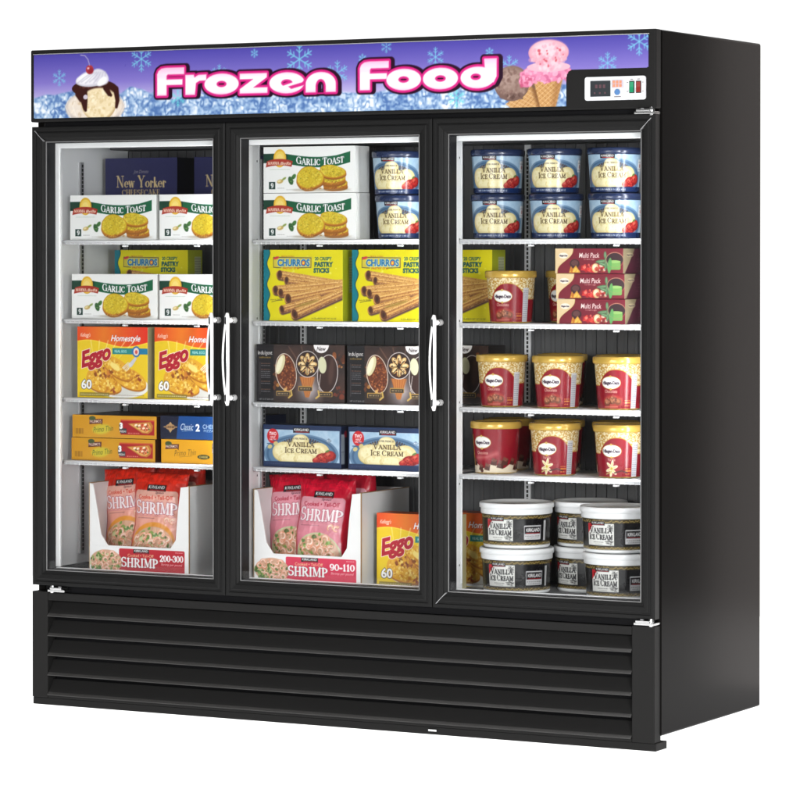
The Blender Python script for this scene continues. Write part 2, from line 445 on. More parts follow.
    def mottle(s, cx, cy, rx, ry, cols, n, size, seed=0, rot=0, al=0.8):
        """n small random blots inside an ellipse"""
        rn = random.Random(seed)
        for i in range(n):
            a = rn.uniform(0, 6.283); q = math.sqrt(rn.random())
            u, v = rx * q * math.cos(a), ry * q * math.sin(a)
            x = cx + u * math.cos(rot) - v * math.sin(rot); y = cy + u * math.sin(rot) + v * math.cos(rot)
            r = size * rn.uniform(.5, 1.3)
            s.ell(x, y, r, r * rn.uniform(.5, 1), rn.choice(cols), rn.uniform(0, 3), 1.3, al)
    def fine(s, x0, x1, y, h, col, seed=0, al=.7):
        """a line of very small print"""
        rn = random.Random(seed); x = x0
        while x < x1:
            w = rn.uniform(1.0, 2.4) * h
            s.rect(x, min(x + w, x1), y - h / 2, y + h / 2 * rn.uniform(.6, 1), col, al=al); x += w + h * .7
    def lin(s, k=0.88): return s2l(np.clip(s.C, 0, 1)) * k

# ------------------------------------------------------------------ painted motifs
WHITE = rgb(250, 250, 250)
def maker_logo(a, cx, cy, w, h=None):
    h = h or w * .3
    a.rect(cx - w / 2, cx + w / 2, cy - h / 2, cy + h / 2, rgb(22, 20, 24))
    a.rect(cx - w * .36, cx + w / 2 - w * .06, cy - h * .40, cy - h * .27, rgb(185, 30, 40))
    a.text("KIRKLAND", cx, cy + h * .12, h * .5, rgb(245, 245, 245), width=w * .86, bold=.02)

def toast(a, cx, cy, rx, ry, seed, rot=0):
    a.ell(cx + 2, cy - ry * .22, rx * 1.0, ry * .98, rgb(176, 112, 22), rot, 2)
    a.ell(cx, cy, rx, ry, rgb(206, 160, 28), rot, 1.5)
    a.ell(cx, cy + 1, rx * .94, ry * .92, rgb(221, 196, 44), rot, 2)
    a.mottle(cx, cy, rx * .9, ry * .85, [rgb(236, 214, 74), rgb(205, 178, 30), rgb(190, 175, 40), rgb(232, 205, 60)], 110, 3.0, seed, rot, .6)
    a.mottle(cx, cy, rx * .8, ry * .8, [rgb(120, 135, 30), rgb(160, 130, 20)], 34, 1.3, seed + 1, rot, .8)

def art_toast():
    a = Art(315, 137, 1.25, rgb(240, 241, 240))
    X = a.X; t = X / 315
    mid = 103 - 13 * np.sin(np.clip((t - .22) / .78, 0, 1) * math.pi) + 8 * np.clip((.3 - t) / .3, 0, 1) * 0 - 6 * np.sin(np.clip(t / .30, 0, 1) * math.pi) * 0
    mid = mid + 6 * (t > .8) * (t - .8) / .2
    wd = 14 + 2.5 * t
    g = np.where((X < 85)[..., None], rgb(18, 62, 46), rgb(12, 92, 58)) + (fbm(X, a.Y, 60, 3)[..., None] - .5) * .05
    a.put(a.aa(np.abs(a.Y - mid) - wd) * (X < 300), g)
    wf = lambda x: -13 * math.sin(min(max(((x + 198) / 315 - .22) / .78, 0), 1) * math.pi) + 12
    a.serif("GARLIC TOAST", 196, 104 - 13, 17.5, WHITE, width=164, outline=(.8, rgb(8, 50, 34)), warp=wf, bold=.9, big=1.22)
    # emblem: golden dome (figure left out) over a red ribbon
    a.ell(57, 103, 22, 27, rgb(226, 178, 48), 0); a.ell(57, 102, 17.5, 22, rgb(238, 206, 96), 0)
    a.put(a.aa(a.d_ell(57, 100, 12, 16)) * .5, rgb(247, 226, 150))
    wv = lambda x: 4 - x * x / 380
    pts = [(x, 78 + wv(x - 55)) for x in range(8, 103, 6)]; pts2 = [(x, 96 + wv(x - 55) * 1.4) for x in range(102, 8, -6)]
    a.poly(pts + pts2, rgb(168, 50, 34))
    a.serif("MAMMA", 35, 89, 8, rgb(250, 235, 215), width=40, bold=.4, warp=lambda x: -abs(x + 0) / 40)
    a.text("Bella", 77, 88, 9, rgb(250, 235, 215), width=36, bold=.01, shear=.2)
    a.fine(22, 92, 70, 1.6, rgb(140, 170, 150), 4)
    # garlic clove
    a.ell(58, 34, 11, 6, rgb(196, 168, 96), .2, 2); a.ell(55, 35, 6, 3, rgb(236, 222, 170), .3, 2); a.ell(72, 42, 8, 3.2, rgb(140, 160, 80), .5, 2)
    a.ell(95, 36, 8, 13, rgb(52, 96, 52), .4, 2); a.ell(106, 48, 9, 6, rgb(70, 120, 60), .8, 2); a.mottle(98, 38, 8, 10, [rgb(30, 70, 36), rgb(110, 150, 80)], 14, 2, 5)
    # bread: a slice lying against a stack of two
    def slab(cx, cy, rx, ry, seed, rot, crust=(172, 104, 28), th=7):
        rn = random.Random(seed); pts = []; low = []
        for k in range(26):
            t = k / 26 * 6.2832; m = 1 + .05 * math.sin(3 * t + seed) + rn.uniform(-.025, .025); u, v = rx * m * math.cos(t), ry * m * math.sin(t)
            pts.append((cx + u * math.cos(rot) - v * math.sin(rot), cy + u * math.sin(rot) + v * math.cos(rot)))
        low = [(x + 1, y - th) for x, y in pts]
        a.poly(low, rgb(*crust) * .86, 2); a.poly([(x, y - th * .5) for x, y in pts], rgb(*crust), 2); a.poly(pts, rgb(196, 140, 30), 1.6)
        a.poly([(cx + (x - cx) * .93, cy + 1 + (y - cy) * .92) for x, y in pts], rgb(208, 182, 40), 2.4)
        a.mottle(cx, cy, rx * .86, ry * .84, [rgb(226, 204, 66), rgb(196, 164, 26), rgb(182, 160, 34), rgb(232, 212, 90)], 150, 3.2, seed, rot, .55)
        a.mottle(cx, cy, rx * .8, ry * .8, [rgb(110, 130, 30), rgb(150, 120, 20)], 40, 1.3, seed + 1, rot, .8)
    a.ell(200, 8, 96, 5, rgb(190, 182, 168), 0, 5, .9)
    slab(250, 27, 42, 12, 4, .05, th=12); a.mottle(246, 16, 34, 5, [rgb(140, 76, 20), rgb(214, 160, 60)], 26, 2.2, 8)
    slab(243, 40, 40, 13, 9, .08, th=12); a.mottle(236, 27, 30, 4, [rgb(150, 84, 22), rgb(206, 150, 50)], 20, 2.2, 9)
    slab(238, 62, 46, 19, 14, -.10, th=6)
    slab(161, 44, 48, 33, 21, .03, th=7)
    a.mottle(164, 12, 38, 3, [rgb(150, 84, 24), rgb(220, 170, 70), rgb(120, 64, 20)], 26, 2.4, 31)
    a.rect(19, 41, 11, 33, rgb(14, 52, 44)); a.serif("9", 30, 22, 15, WHITE, bold=1)
    a.fine(48, 72, 14, 1.8, rgb(120, 120, 120), 1); a.fine(80, 285, 9, 1.6, rgb(150, 150, 150), 2, .6)
    return a

def art_cheesecake():
    a = Art(268, 262, 1.8, rgb(34, 36, 84))
    a.put(fbm(a.X, a.Y, 70, 2) * .3, rgb(22, 22, 58))
    a.serif("New Yorker", 134, 184, 31, rgb(205, 182, 130), width=186, big=1.2, bold=.6)
    a.serif("CHEESECAKE", 134, 152, 18, rgb(196, 170, 120), width=142, bold=.4)
    a.text("Joe Donato", 134, 219, 11, rgb(170, 160, 150), width=56, shear=.4)
    a.ell(172, 112, 52, 26, rgb(188, 140, 52), .1, 3); a.ell(166, 104, 46, 22, rgb(214, 176, 92), .1, 3); a.mottle(168, 108, 44, 20, [rgb(170, 118, 40), rgb(226, 190, 110)], 40, 4, 3)
    a.ell(120, 118, 36, 6, rgb(120, 60, 30), .1, 3)
    return a

def churro(a, x0, y0, x1, y1, w, seed):
    w = w * .86
    a.line([(x0 + 3, y0 - 5), (x1 + 3, y1 - 5)], w * 1.02, rgb(92, 62, 62), 3)
    a.line([(x0, y0), (x1, y1)], w, rgb(200, 148, 78), 1.5)
    L_ = math.hypot(x1 - x0, y1 - y0); nx, ny = -(y1 - y0) / L_, (x1 - x0) / L_
    for k, c in ((-.40, rgb(112, 68, 56)), (-.27, rgb(158, 104, 66)), (-.10, rgb(222, 172, 100)), (.04, rgb(166, 108, 62)), (.20, rgb(236, 194, 124)), (.38, rgb(204, 152, 82))):
        a.line([(x0 + nx * w * k, y0 + ny * w * k), (x1 + nx * w * k, y1 + ny * w * k)], w * .13, c, 1.5, .85)
    rn = random.Random(seed)
    for i in range(150):
        t = rn.random(); k = rn.uniform(-.45, .45)
        a.ell(x0 + (x1 - x0) * t + nx * w * k, y0 + (y1 - y0) * t + ny * w * k, 1.4, 1, rn.choice([rgb(240, 205, 140), rgb(120, 66, 36)]), 0, 1.4, .6)
    a.ell(x0, y0, w * .34, w * .5, rgb(92, 52, 34), math.atan2(y1 - y0, x1 - x0), 2); a.ell(x0, y0, w * .15, w * .25, rgb(60, 34, 26), 0, 2)

def art_churro(tone=1.0):
    a = Art(272, 212, 1.35, rgb(220, 208, 10) * tone)
    a.put(fbm(a.X, a.Y, 50, 5) * .35, rgb(228, 218, 36) * tone)
    a.mottle(170, 100, 110, 95, [rgb(238, 240, 150)], 26, 4, 9, 0, .5)
    edge = 15 + 5 * np.sin(a.Y / 212 * 2 * math.pi * 3.4)
    a.put(a.aa(a.X - edge - 3), rgb(10, 70, 70)); a.put(a.aa(a.X - edge), rgb(8, 116, 132))
    # picture
    for k, q in enumerate([(56, 138, 280, 106, 30), (80, 122, 284, 104, 24), (42, 92, 270, 112, 30), (60, 84, 276, 100, 28), (86, 66, 290, 104, 34), (64, 34, 190, 66, 27), (108, 20, 290, 92, 34)]): churro(a, *q, k)
    a.ell(150, 52, 40, 4, rgb(120, 110, 40), .25, 4, .5)
    # name panel
    a.rect(34, 168, 157, 192, rgb(206, 190, 60)); a.line([(34, 160), (34, 190), (164, 188), (164, 160), (118, 158)], 1.8, rgb(40, 40, 60)); a.line([(34, 160), (60, 158)], 1.8, rgb(40, 40, 60))
    a.text("CHURROS", 104, 174, 20, rgb(34, 112, 160), width=112, bold=.05, outline=(.03, rgb(225, 240, 225)))
    a.ell(138, 173, 5.5, 6.5, rgb(232, 120, 30)); a.ell(138, 173, 2.4, 3, rgb(240, 225, 90)); a.ell(44, 188, 10, 4, rgb(200, 60, 60), .3)
    a.text("FIESTA CORN", 84, 193, 4, rgb(170, 70, 40), width=44); a.text("PASTRY STIX", 96, 157, 6, rgb(180, 70, 40), width=58, bold=.01)
    a.text("20 CRISPY", 206, 186, 10, rgb(10, 84, 92), width=58, bold=.03); a.text("PASTRY", 208, 169, 14, rgb(10, 84, 92), width=64, bold=.06); a.text("STICKS", 200, 151, 13, rgb(10, 84, 92), width=54, bold=.06)
    a.text("Made for dipping", 44, 64, 4, rgb(60, 60, 50), width=40, rot=.08); a.line([(28, 56), (44, 60), (66, 62)], 1.5, rgb(40, 40, 60))
    a.text("16 CHURROS NET WT 32 OZ", 208, 8, 4.5, rgb(60, 70, 40), width=84)
    return a

def art_waffle():
    a = Art(258, 218, 1.3, rgb(232, 196, 30))
    a.put(fbm(a.X, a.Y, 60, 6) * .5, rgb(240, 214, 60))
    top = 168 + 10 * np.cos((a.X - 40) / 258 * 6.0)
    t = np.clip(a.X / 258, 0, 1)[..., None]
    oc = rgb(224, 48, 28) * np.abs(t - .38) / .62 * 1.0 + rgb(232, 122, 34) * (1 - np.abs(t - .38) / .62)
    a.put(a.aa(top - 3 - a.Y), rgb(246, 214, 60)); a.put(a.aa(top - a.Y), oc)
    a.text("Kellogg's", 30, 193, 12, rgb(250, 225, 215), width=38, shear=.35, bold=.01)
    a.text("Homestyle", 178, 184, 19, WHITE, width=108, shear=.3, bold=.02, outline=(.025, rgb(150, 20, 20)))
    # rays
    for k in range(6): a.line([(60 + k * 18, 120), (50 + k * 32, 176)], 1, rgb(255, 250, 190), 2, .5, w1=4)
    # plate and waffles
    a.ell(150, 40, 112, 40, rgb(236, 236, 232), -.05, 2); a.ell(150, 42, 100, 34, rgb(214, 214, 208), -.05, 3)
    for (cx, cy, rx, ry, r) in ((96, 62, 62, 34, -.1), (190, 62, 66, 30, -.35), (150, 92, 60, 26, -.5), (100, 40, 64, 24, -.15)):
        a.ell(cx, cy - 5, rx, ry, rgb(176, 106, 26), r, 2); a.ell(cx, cy, rx, ry, rgb(226, 168, 48), r, 2)
        a.mottle(cx, cy, rx * .9, ry * .85, [rgb(246, 208, 92), rgb(196, 124, 30), rgb(236, 186, 66), rgb(250, 224, 130)], 90, 4.2, int(cx), r, .75)
    for i in range(5):
        for j in range(3): a.rect(148 + i * 17, 158 + i * 17, 62 + j * 12 - i * 5, 69 + j * 12 - i * 5, rgb(186, 116, 30), 2, .55)
    a.mottle(96, 76, 36, 18, [rgb(150, 78, 26), rgb(122, 56, 18), rgb(208, 128, 50)], 46, 4.5, 77); a.ell(140, 96, 20, 9, rgb(250, 226, 130), -.5, 3)
    a.mottle(224, 62, 12, 10, [rgb(120, 50, 40), rgb(150, 60, 30)], 8, 4, 78); a.mottle(134, 22, 10, 12, [rgb(130, 50, 24), rgb(170, 80, 30)], 9, 4, 79)
    # fork
    a.line([(214, 122), (196, 102)], 9, rgb(200, 200, 205), w1=14)
    for k in range(4): a.line([(200 - k * 4, 108 - k * -2 - 4), (182 - k * 5, 84 + k * 3)], 2.2, rgb(222, 222, 226))
    # blue strip with medallion
    a.rect(130, 258, 135, 153, rgb(30, 120, 160)); a.rect(130, 200, 135, 153, rgb(44, 140, 110), 0, .6); a.text("REAL EGG", 160, 144, 8, rgb(190, 235, 230), width=44, bold=.02)
    a.ell(217, 143, 15, 17, rgb(40, 110, 170)); a.ell(217, 143, 10, 12, rgb(235, 215, 205)); a.ell(217, 142, 5, 6, rgb(214, 90, 80))
    # name
    a.text("Eggo", 66, 130, 47, rgb(176, 24, 44), width=118, shear=.36, bold=.045, rot=.27, outline=(.028, rgb(250, 232, 220)))
    a.text("60", 34, 41, 27, WHITE, width=38, bold=.03, outline=(.05, rgb(90, 80, 90)))
    a.rect(8, 118, 4, 16, rgb(120, 110, 40), 0, .75); a.fine(12, 114, 10, 3, rgb(225, 220, 190), 3); a.rect(30, 150, 12, 15, rgb(150, 120, 40), 0, .4)
    a.fine(130, 245, 9, 2.4, rgb(120, 100, 90), 5)
    return a

def pizza_maker(a, cx, cy, k=1):
    a.poly([(cx - 23 * k, cy - 9 * k), (cx + 20 * k, cy - 6 * k), (cx + 25 * k, cy - 12 * k), (cx + 26 * k, cy + 8 * k), (cx - 22 * k, cy + 6 * k)], rgb(84, 30, 30))
    a.ell(cx - 12 * k, cy + 9 * k, 12 * k, 7 * k, rgb(70, 84, 46)); a.text("PALERMO'S", cx, cy, 8 * k, rgb(240, 220, 200), width=42 * k, bold=.02, rot=.04)

def art_pizza_slice():
    a = Art(308, 68, 1.25, rgb(206, 144, 26)); a.put(fbm(a.X, a.Y, 40, 4) * .5, rgb(214, 166, 44))
    a.rect(12, 22, 10, 27, rgb(172, 120, 26)); a.rect(24, 32, 10, 27, rgb(160, 112, 26)); a.rect(34, 41, 10, 27, rgb(172, 120, 26))
    pizza_maker(a, 86, 49, 1.0)
    a.ell(108, 26, 34, 15, rgb(206, 198, 60), .1, 6, .8); a.text("Primo Thin", 114, 27, 17, rgb(58, 84, 30), width=74, shear=.35, bold=-.005, rot=.1)
    a.rect(178, 300, 11, 54, rgb(166, 24, 30)); a.rect(178, 300, 52, 57, rgb(200, 70, 50), 0, .7)
    a.rect(173, 186, 22, 46, rgb(90, 84, 84), 3); a.rect(176, 200, 15, 30, rgb(60, 60, 66), 2); a.text("3", 180, 38, 17, WHITE, bold=.06); a.text("PIZZAS", 187, 21, 5, rgb(230, 225, 220), width=22, bold=.03)
    a.poly([(204, 45), (286, 52), (296, 40), (292, 24), (278, 15), (256, 17)], rgb(190, 120, 46), 2); a.poly([(211, 43), (280, 48), (287, 38), (284, 26), (274, 19), (258, 20)], rgb(224, 176, 96), 2)
    a.poly([(222, 42), (276, 46), (281, 37), (278, 26), (268, 22)], rgb(206, 78, 40), 2.5)
    for (x, y) in ((246, 40), (262, 32), (268, 43), (276, 34), (234, 41)): a.ell(x, y, 5.5, 3.2, rgb(248, 236, 206), .3, 1.6); a.ell(x + 5, y - 5, 3, 2.4, rgb(70, 110, 50), 0, 1.6)
    a.mottle(262, 35, 20, 9, [rgb(240, 220, 170), rgb(214, 90, 40), rgb(170, 50, 30)], 34, 2.2, 4)
    a.fine(205, 246, 16, 3.2, rgb(235, 170, 150), 6)
    return a

def art_pizza_plain():
    a = Art(290, 74, 1.25, rgb(224, 160, 22)); a.put(fbm(a.X, a.Y, 40, 8) * .3, rgb(230, 174, 40))
    pizza_maker(a, 38, 52, 1.0); a.text("Primo Thin", 86, 34, 20, rgb(84, 70, 24), width=78, shear=.35, bold=-.01, rot=.08); a.line([(66, 20), (110, 24)], .8, rgb(110, 80, 20))
    a.ell(152, 22, 22, 7.5, rgb(60, 58, 24)); a.text("CHEESE", 152, 22, 6, rgb(220, 200, 120), width=30, bold=.02)
    a.rect(182, 206, 34, 66, rgb(110, 80, 70), 4); a.text("3", 190, 51, 18, WHITE, bold=.07); a.text("PIZZAS", 194, 38, 6, WHITE, width=22, bold=.02)
    a.rect(200, 290, 6, 66, rgb(176, 30, 30)); a.mottle(246, 36, 34, 24, [rgb(240, 226, 180), rgb(226, 96, 44), rgb(206, 140, 60)], 60, 4, 5)
    return a

def art_blue():
    a = Art(290, 70, 1.25, rgb(14, 22, 48)); w = a.aa(62 - a.X + (a.Y - 35) * .12); a.put(w, rgb(14, 70, 136)); a.put(w * fbm(a.X, a.Y, 40, 3) * .5, rgb(10, 64, 130))
    a.poly([(36, 52), (44, 42), (62, 36), (44, 30), (36, 18), (28, 30), (10, 36), (28, 42)], rgb(190, 156, 104)); a.ell(36, 36, 17, 9, rgb(178, 140, 96)); a.text("CONNIE'S", 36, 36, 7, rgb(50, 30, 24), width=40, bold=.02)
    a.text("Classic", 96, 38, 20, rgb(220, 230, 240), width=46, shear=.35); a.line([(78, 24), (118, 27)], .9, rgb(180, 200, 220)); a.text("2", 134, 36, 21, WHITE, bold=.04)
    a.text("CHEESE", 180, 40, 13, rgb(196, 216, 236), width=56); a.text("PIZZAS", 176, 27, 7, rgb(196, 216, 236), width=40); a.ell(250, 34, 30, 22, rgb(206, 120, 50), 0, 2)
    return a

def shrimp(a, cx, cy, r, rot, seed):
    pts = [(cx + r * math.cos(rot + t * 4.0), cy + r * .85 * math.sin(rot + t * 4.0)) for t in [i / 8 for i in range(9)]]
    a.line([(x + r * .1, y - r * .16) for x, y in pts], r * 1.05, rgb(186, 122, 92), 2, .7, w1=r * .5)
    base = rgb(244, 206, 184) if seed % 3 else rgb(238, 186, 160)
    a.line(pts, r * .9, base, 1.5, w1=r * .36); a.line([(cx + (x - cx) * 1.15, cy + (y - cy) * 1.15) for x, y in pts], r * .28, rgb(226, 132, 92), 1.6, .8, w1=r * .2)
    a.line([(cx + (x - cx) * .92, cy + (y - cy) * .92 + r * .1) for x, y in pts[1:6]], r * .22, rgb(255, 240, 232), 2, .85)

def shrimp_heap(a, cx, cy, rx, ry, n, r, seed, greens=True):
    rn = random.Random(seed); a.ell(cx, cy, rx, ry, rgb(212, 168, 140), 0, 2)
    if greens: a.mottle(cx, cy - ry * .1, rx * .98, ry * .9, [rgb(84, 120, 52), rgb(120, 156, 74), rgb(60, 92, 40), rgb(206, 214, 160)], 70, r * .6, seed + 3)
    pos = []
    for i in range(n * 14):
        an = rn.uniform(0, 6.28); q = math.sqrt(rn.random()); x, y = cx + rx * .88 * q * math.cos(an), cy + ry * .86 * q * math.sin(an)
        if all((x - u) ** 2 + (y - v) ** 2 > (r * 1.15) ** 2 for u, v in pos): pos.append((x, y))
    pos.sort(key=lambda p: -p[1])
    for i, (x, y) in enumerate(pos):
        if greens and rn.random() < .16: a.mottle(x, y, r, r * .8, [rgb(70, 112, 44), rgb(130, 170, 80)], 6, r * .4, i); continue
        shrimp(a, x, y, r * rn.uniform(.72, .95), rn.uniform(0, 6.28), i)

def art_bag(red, warm, seed):
    a = Art(178, 262, 1.35, red); a.put(fbm(a.X, a.Y, 22, seed) * .5, red * .8)
    a.put(a.aa(232 - a.Y, 8) * (fbm(a.X * .6, a.Y * 2, 12, seed) > .5) * .5, red * 1.25)
    body = a.d_rect(16, 162, 8, 214, 10); pk = rgb(224, 146, 160) if not warm else rgb(230, 168, 150)
    t = np.clip(a.Y / 214, 0, 1)[..., None]; a.put(a.aa(body), pk * t + (rgb(206, 96, 116) if not warm else rgb(226, 130, 110)) * (1 - t)); a.put(a.aa(body) * fbm(a.X, a.Y, 34, seed) * .25, rgb(250, 228, 230))
    maker_logo(a, 92, 221, 62, 17); a.text("Signature", 104, 209, 6, rgb(40, 30, 40), width=30, shear=.4)
    a.text("Cooked • Tail-Off", 90, 196, 11, rgb(170, 30, 56) if not warm else rgb(206, 60, 40), width=116, bold=.02)
    a.serif("SHRIMP", 90, 167, 29, rgb(246, 236, 238), width=142, big=1.2, bold=1.0, outline=(1.6, rgb(176, 90, 110)))
    a.line([(24, 147), (156, 145)], 1.5, rgb(206, 130, 140)); shrimp(a, 130, 136, 8, 0, 1); shrimp(a, 148, 134, 7, 1, 2); a.fine(30, 90, 140, 2, rgb(120, 70, 80), seed)
    if warm: a.ell(90, 74, 72, 56, rgb(226, 150, 60), 0, 2)
    else: a.ell(90, 66, 72, 56, rgb(196, 206, 160), 0, 2)
    shrimp_heap(a, 90, 66, 68, 52, 26, 12.5, seed); a.mottle(40, 70, 12, 34, [rgb(80, 130, 60), rgb(140, 180, 90)], 16, 4, seed + 1) if not warm else None
    return a

def art_tray(count, red, seed):
    a = Art(366, 82, 1.25, rgb(240, 240, 240)); a.rect(110, 352, 4, 80, red, 5)
    shrimp_heap(a, 62, 38, 60, 36, 34, 9.5, seed); a.ell(118, 10, 26, 5, rgb(240, 214, 200), 0, 2)
    maker_logo(a, 192, 73, 58, 13)
    a.text("Cooked • Tail-Off", 190, 60, 9, rgb(240, 200, 150), width=96, bold=.01)
    a.serif("SHRIMP", 186, 38, 26, WHITE, width=138, bold=1.3, big=1.1, outline=(.8, red * .6))
    a.serif(count, 304, 55, 19, WHITE, width=86, bold=1.2); a.text("Shrimp per pound", 304, 37, 7, rgb(250, 215, 210), width=78, bold=.005, shear=.2)
    a.fine(128, 150, 12, 3, rgb(250, 215, 210), 3); a.fine(212, 262, 11, 3, rgb(250, 215, 210), 4); a.fine(316, 344, 12, 3, rgb(250, 215, 210), 5); a.fine(318, 346, 74, 2.4, rgb(250, 215, 210), 6)
    return a

def art_bars():
    a = Art(304, 174, 1.25, rgb(32, 24, 24)); n = fbm(a.X, a.Y, 26, 9)
    a.put(np.clip(n * 1.8 - .6, 0, 1) * .6, rgb(80, 50, 40)); a.put(a.aa(58 - a.X) * .18, rgb(110, 90, 80)); a.put(a.aa(a.X - 60), rgb(26, 24, 28))
    a.mottle(285, 140, 22, 34, [rgb(196, 132, 70), rgb(150, 84, 40), rgb(90, 44, 24)], 16, 6, 2); a.mottle(284, 30, 18, 24, [rgb(120, 54, 36), rgb(96, 40, 30)], 18, 6, 3); a.mottle(68, 70, 7, 60, [rgb(196, 132, 60), rgb(110, 60, 30)], 12, 5, 4)
    a.put(np.clip(1 - np.abs(a.X - 184) / 52, 0, 1) * np.clip(1 - np.abs(a.Y - 40) / 60, 0, 1) * .85, rgb(226, 220, 226))
    for x in (0, 1, 2): a.line([(150 + x * 20, 118), (112 + x * 44, 168)], 3, rgb(150, 110, 96), 3, .5)
    a.text("Indulgent", 30, 149, 12, rgb(226, 222, 220), width=50, bold=.005); a.text("collection", 30, 135, 6, rgb(196, 160, 60), width=40)
    a.line([(12, 120), (12, 22)], .8, rgb(140, 130, 130))
    for k, y in enumerate((116, 110, 98, 92, 86, 80, 74, 62, 56, 38, 32)): a.fine(16, 48, y, 2.2, rgb(160, 120, 90) if k in (0, 2, 7, 9) else rgb(150, 150, 155), k, .75)
    a.text("NET 12 CT 38 FL OZ", 34, 8, 4.5, rgb(220, 220, 220), width=50)
    # nut-coated bar, cone, dark bar
    a.ell(103, 90, 36, 58, rgb(236, 226, 214), .2, 1.3); a.ell(103, 90, 34, 56, rgb(98, 48, 28), .2, 1.3); a.mottle(105, 88, 30, 52, [rgb(160, 92, 50), rgb(70, 32, 20), rgb(190, 120, 70), rgb(120, 62, 34)], 210, 2.6, 6, .2); a.ell(84, 114, 13, 31, rgb(222, 214, 168), -.35, 1.6); a.ell(80, 114, 8, 26, rgb(240, 234, 204), -.35, 3)
    a.poly([(96, 42), (106, 44), (104, 22), (94, 20)], rgb(214, 170, 100), 2); a.poly([(150, 78), (202, 78), (182, 16), (170, 16)], rgb(186, 112, 56), 1.5)
    for k in range(6): a.line([(152 + k * 9, 76), (168 + k * 3, 20)], 1, rgb(130, 70, 34)); a.line([(204 - k * 9, 76), (184 - k * 3, 20)], 1, rgb(226, 160, 96), 1, .7)
    a.ell(177, 116, 39, 40, rgb(228, 222, 222), 0, 1.3); a.ell(177, 116, 37, 38, rgb(46, 28, 24), 0, 1.3)
    for k in range(8): a.ell(177 + 20 * math.cos(k * .785), 116 + 20 * math.sin(k * .785), 13, 7.5, rgb(206, 164, 100), k * .785, 1.6); a.ell(177 + 20 * math.cos(k * .785), 117 + 20 * math.sin(k * .785), 9, 4, rgb(240, 216, 164), k * .785, 3)
    a.mottle(176, 112, 28, 30, [rgb(60, 30, 20), rgb(120, 50, 30), rgb(244, 226, 180)], 44, 2.6, 12)
    for k in range(4): a.line([(176 - 26 * math.cos(k * .785), 112 - 26 * math.sin(k * .785)), (176 + 26 * math.cos(k * .785), 112 + 26 * math.sin(k * .785))], 2.5, rgb(38, 20, 18))
    a.ell(246, 88, 35, 58, rgb(232, 226, 226), -.12, 1.3); a.ell(246, 88, 33, 56, rgb(54, 34, 30), -.12, 1.3); a.ell(258, 96, 10, 40, rgb(92, 66, 58), -.1, 8, .6); a.ell(228, 114, 14, 25, rgb(214, 214, 178), .1, 1.6); a.line([(222, 86), (216, 44), (222, 36)], 1.6, rgb(220, 210, 206))
    for (x, y) in ((93, 26), (170, 42), (238, 26)): a.rect(x - 24, x + 24, y - 7, y + 8, rgb(176, 140, 70), 2); a.rect(x - 22, x + 22, y - 6, y + 5, rgb(52, 44, 40), 2); a.fine(x - 18, x + 18, y, 4, rgb(196, 170, 120), x)
    for x in (120, 214): a.line([(x, 36), (x + 3, 22), (x - 8, 14)], 5, rgb(206, 172, 90), 1.5)
    a.ell(224, 174, 26, 24, rgb(244, 240, 240)); a.text("New", 224, 163, 13, rgb(60, 50, 50), width=32, shear=.3, bold=.02)
    return a

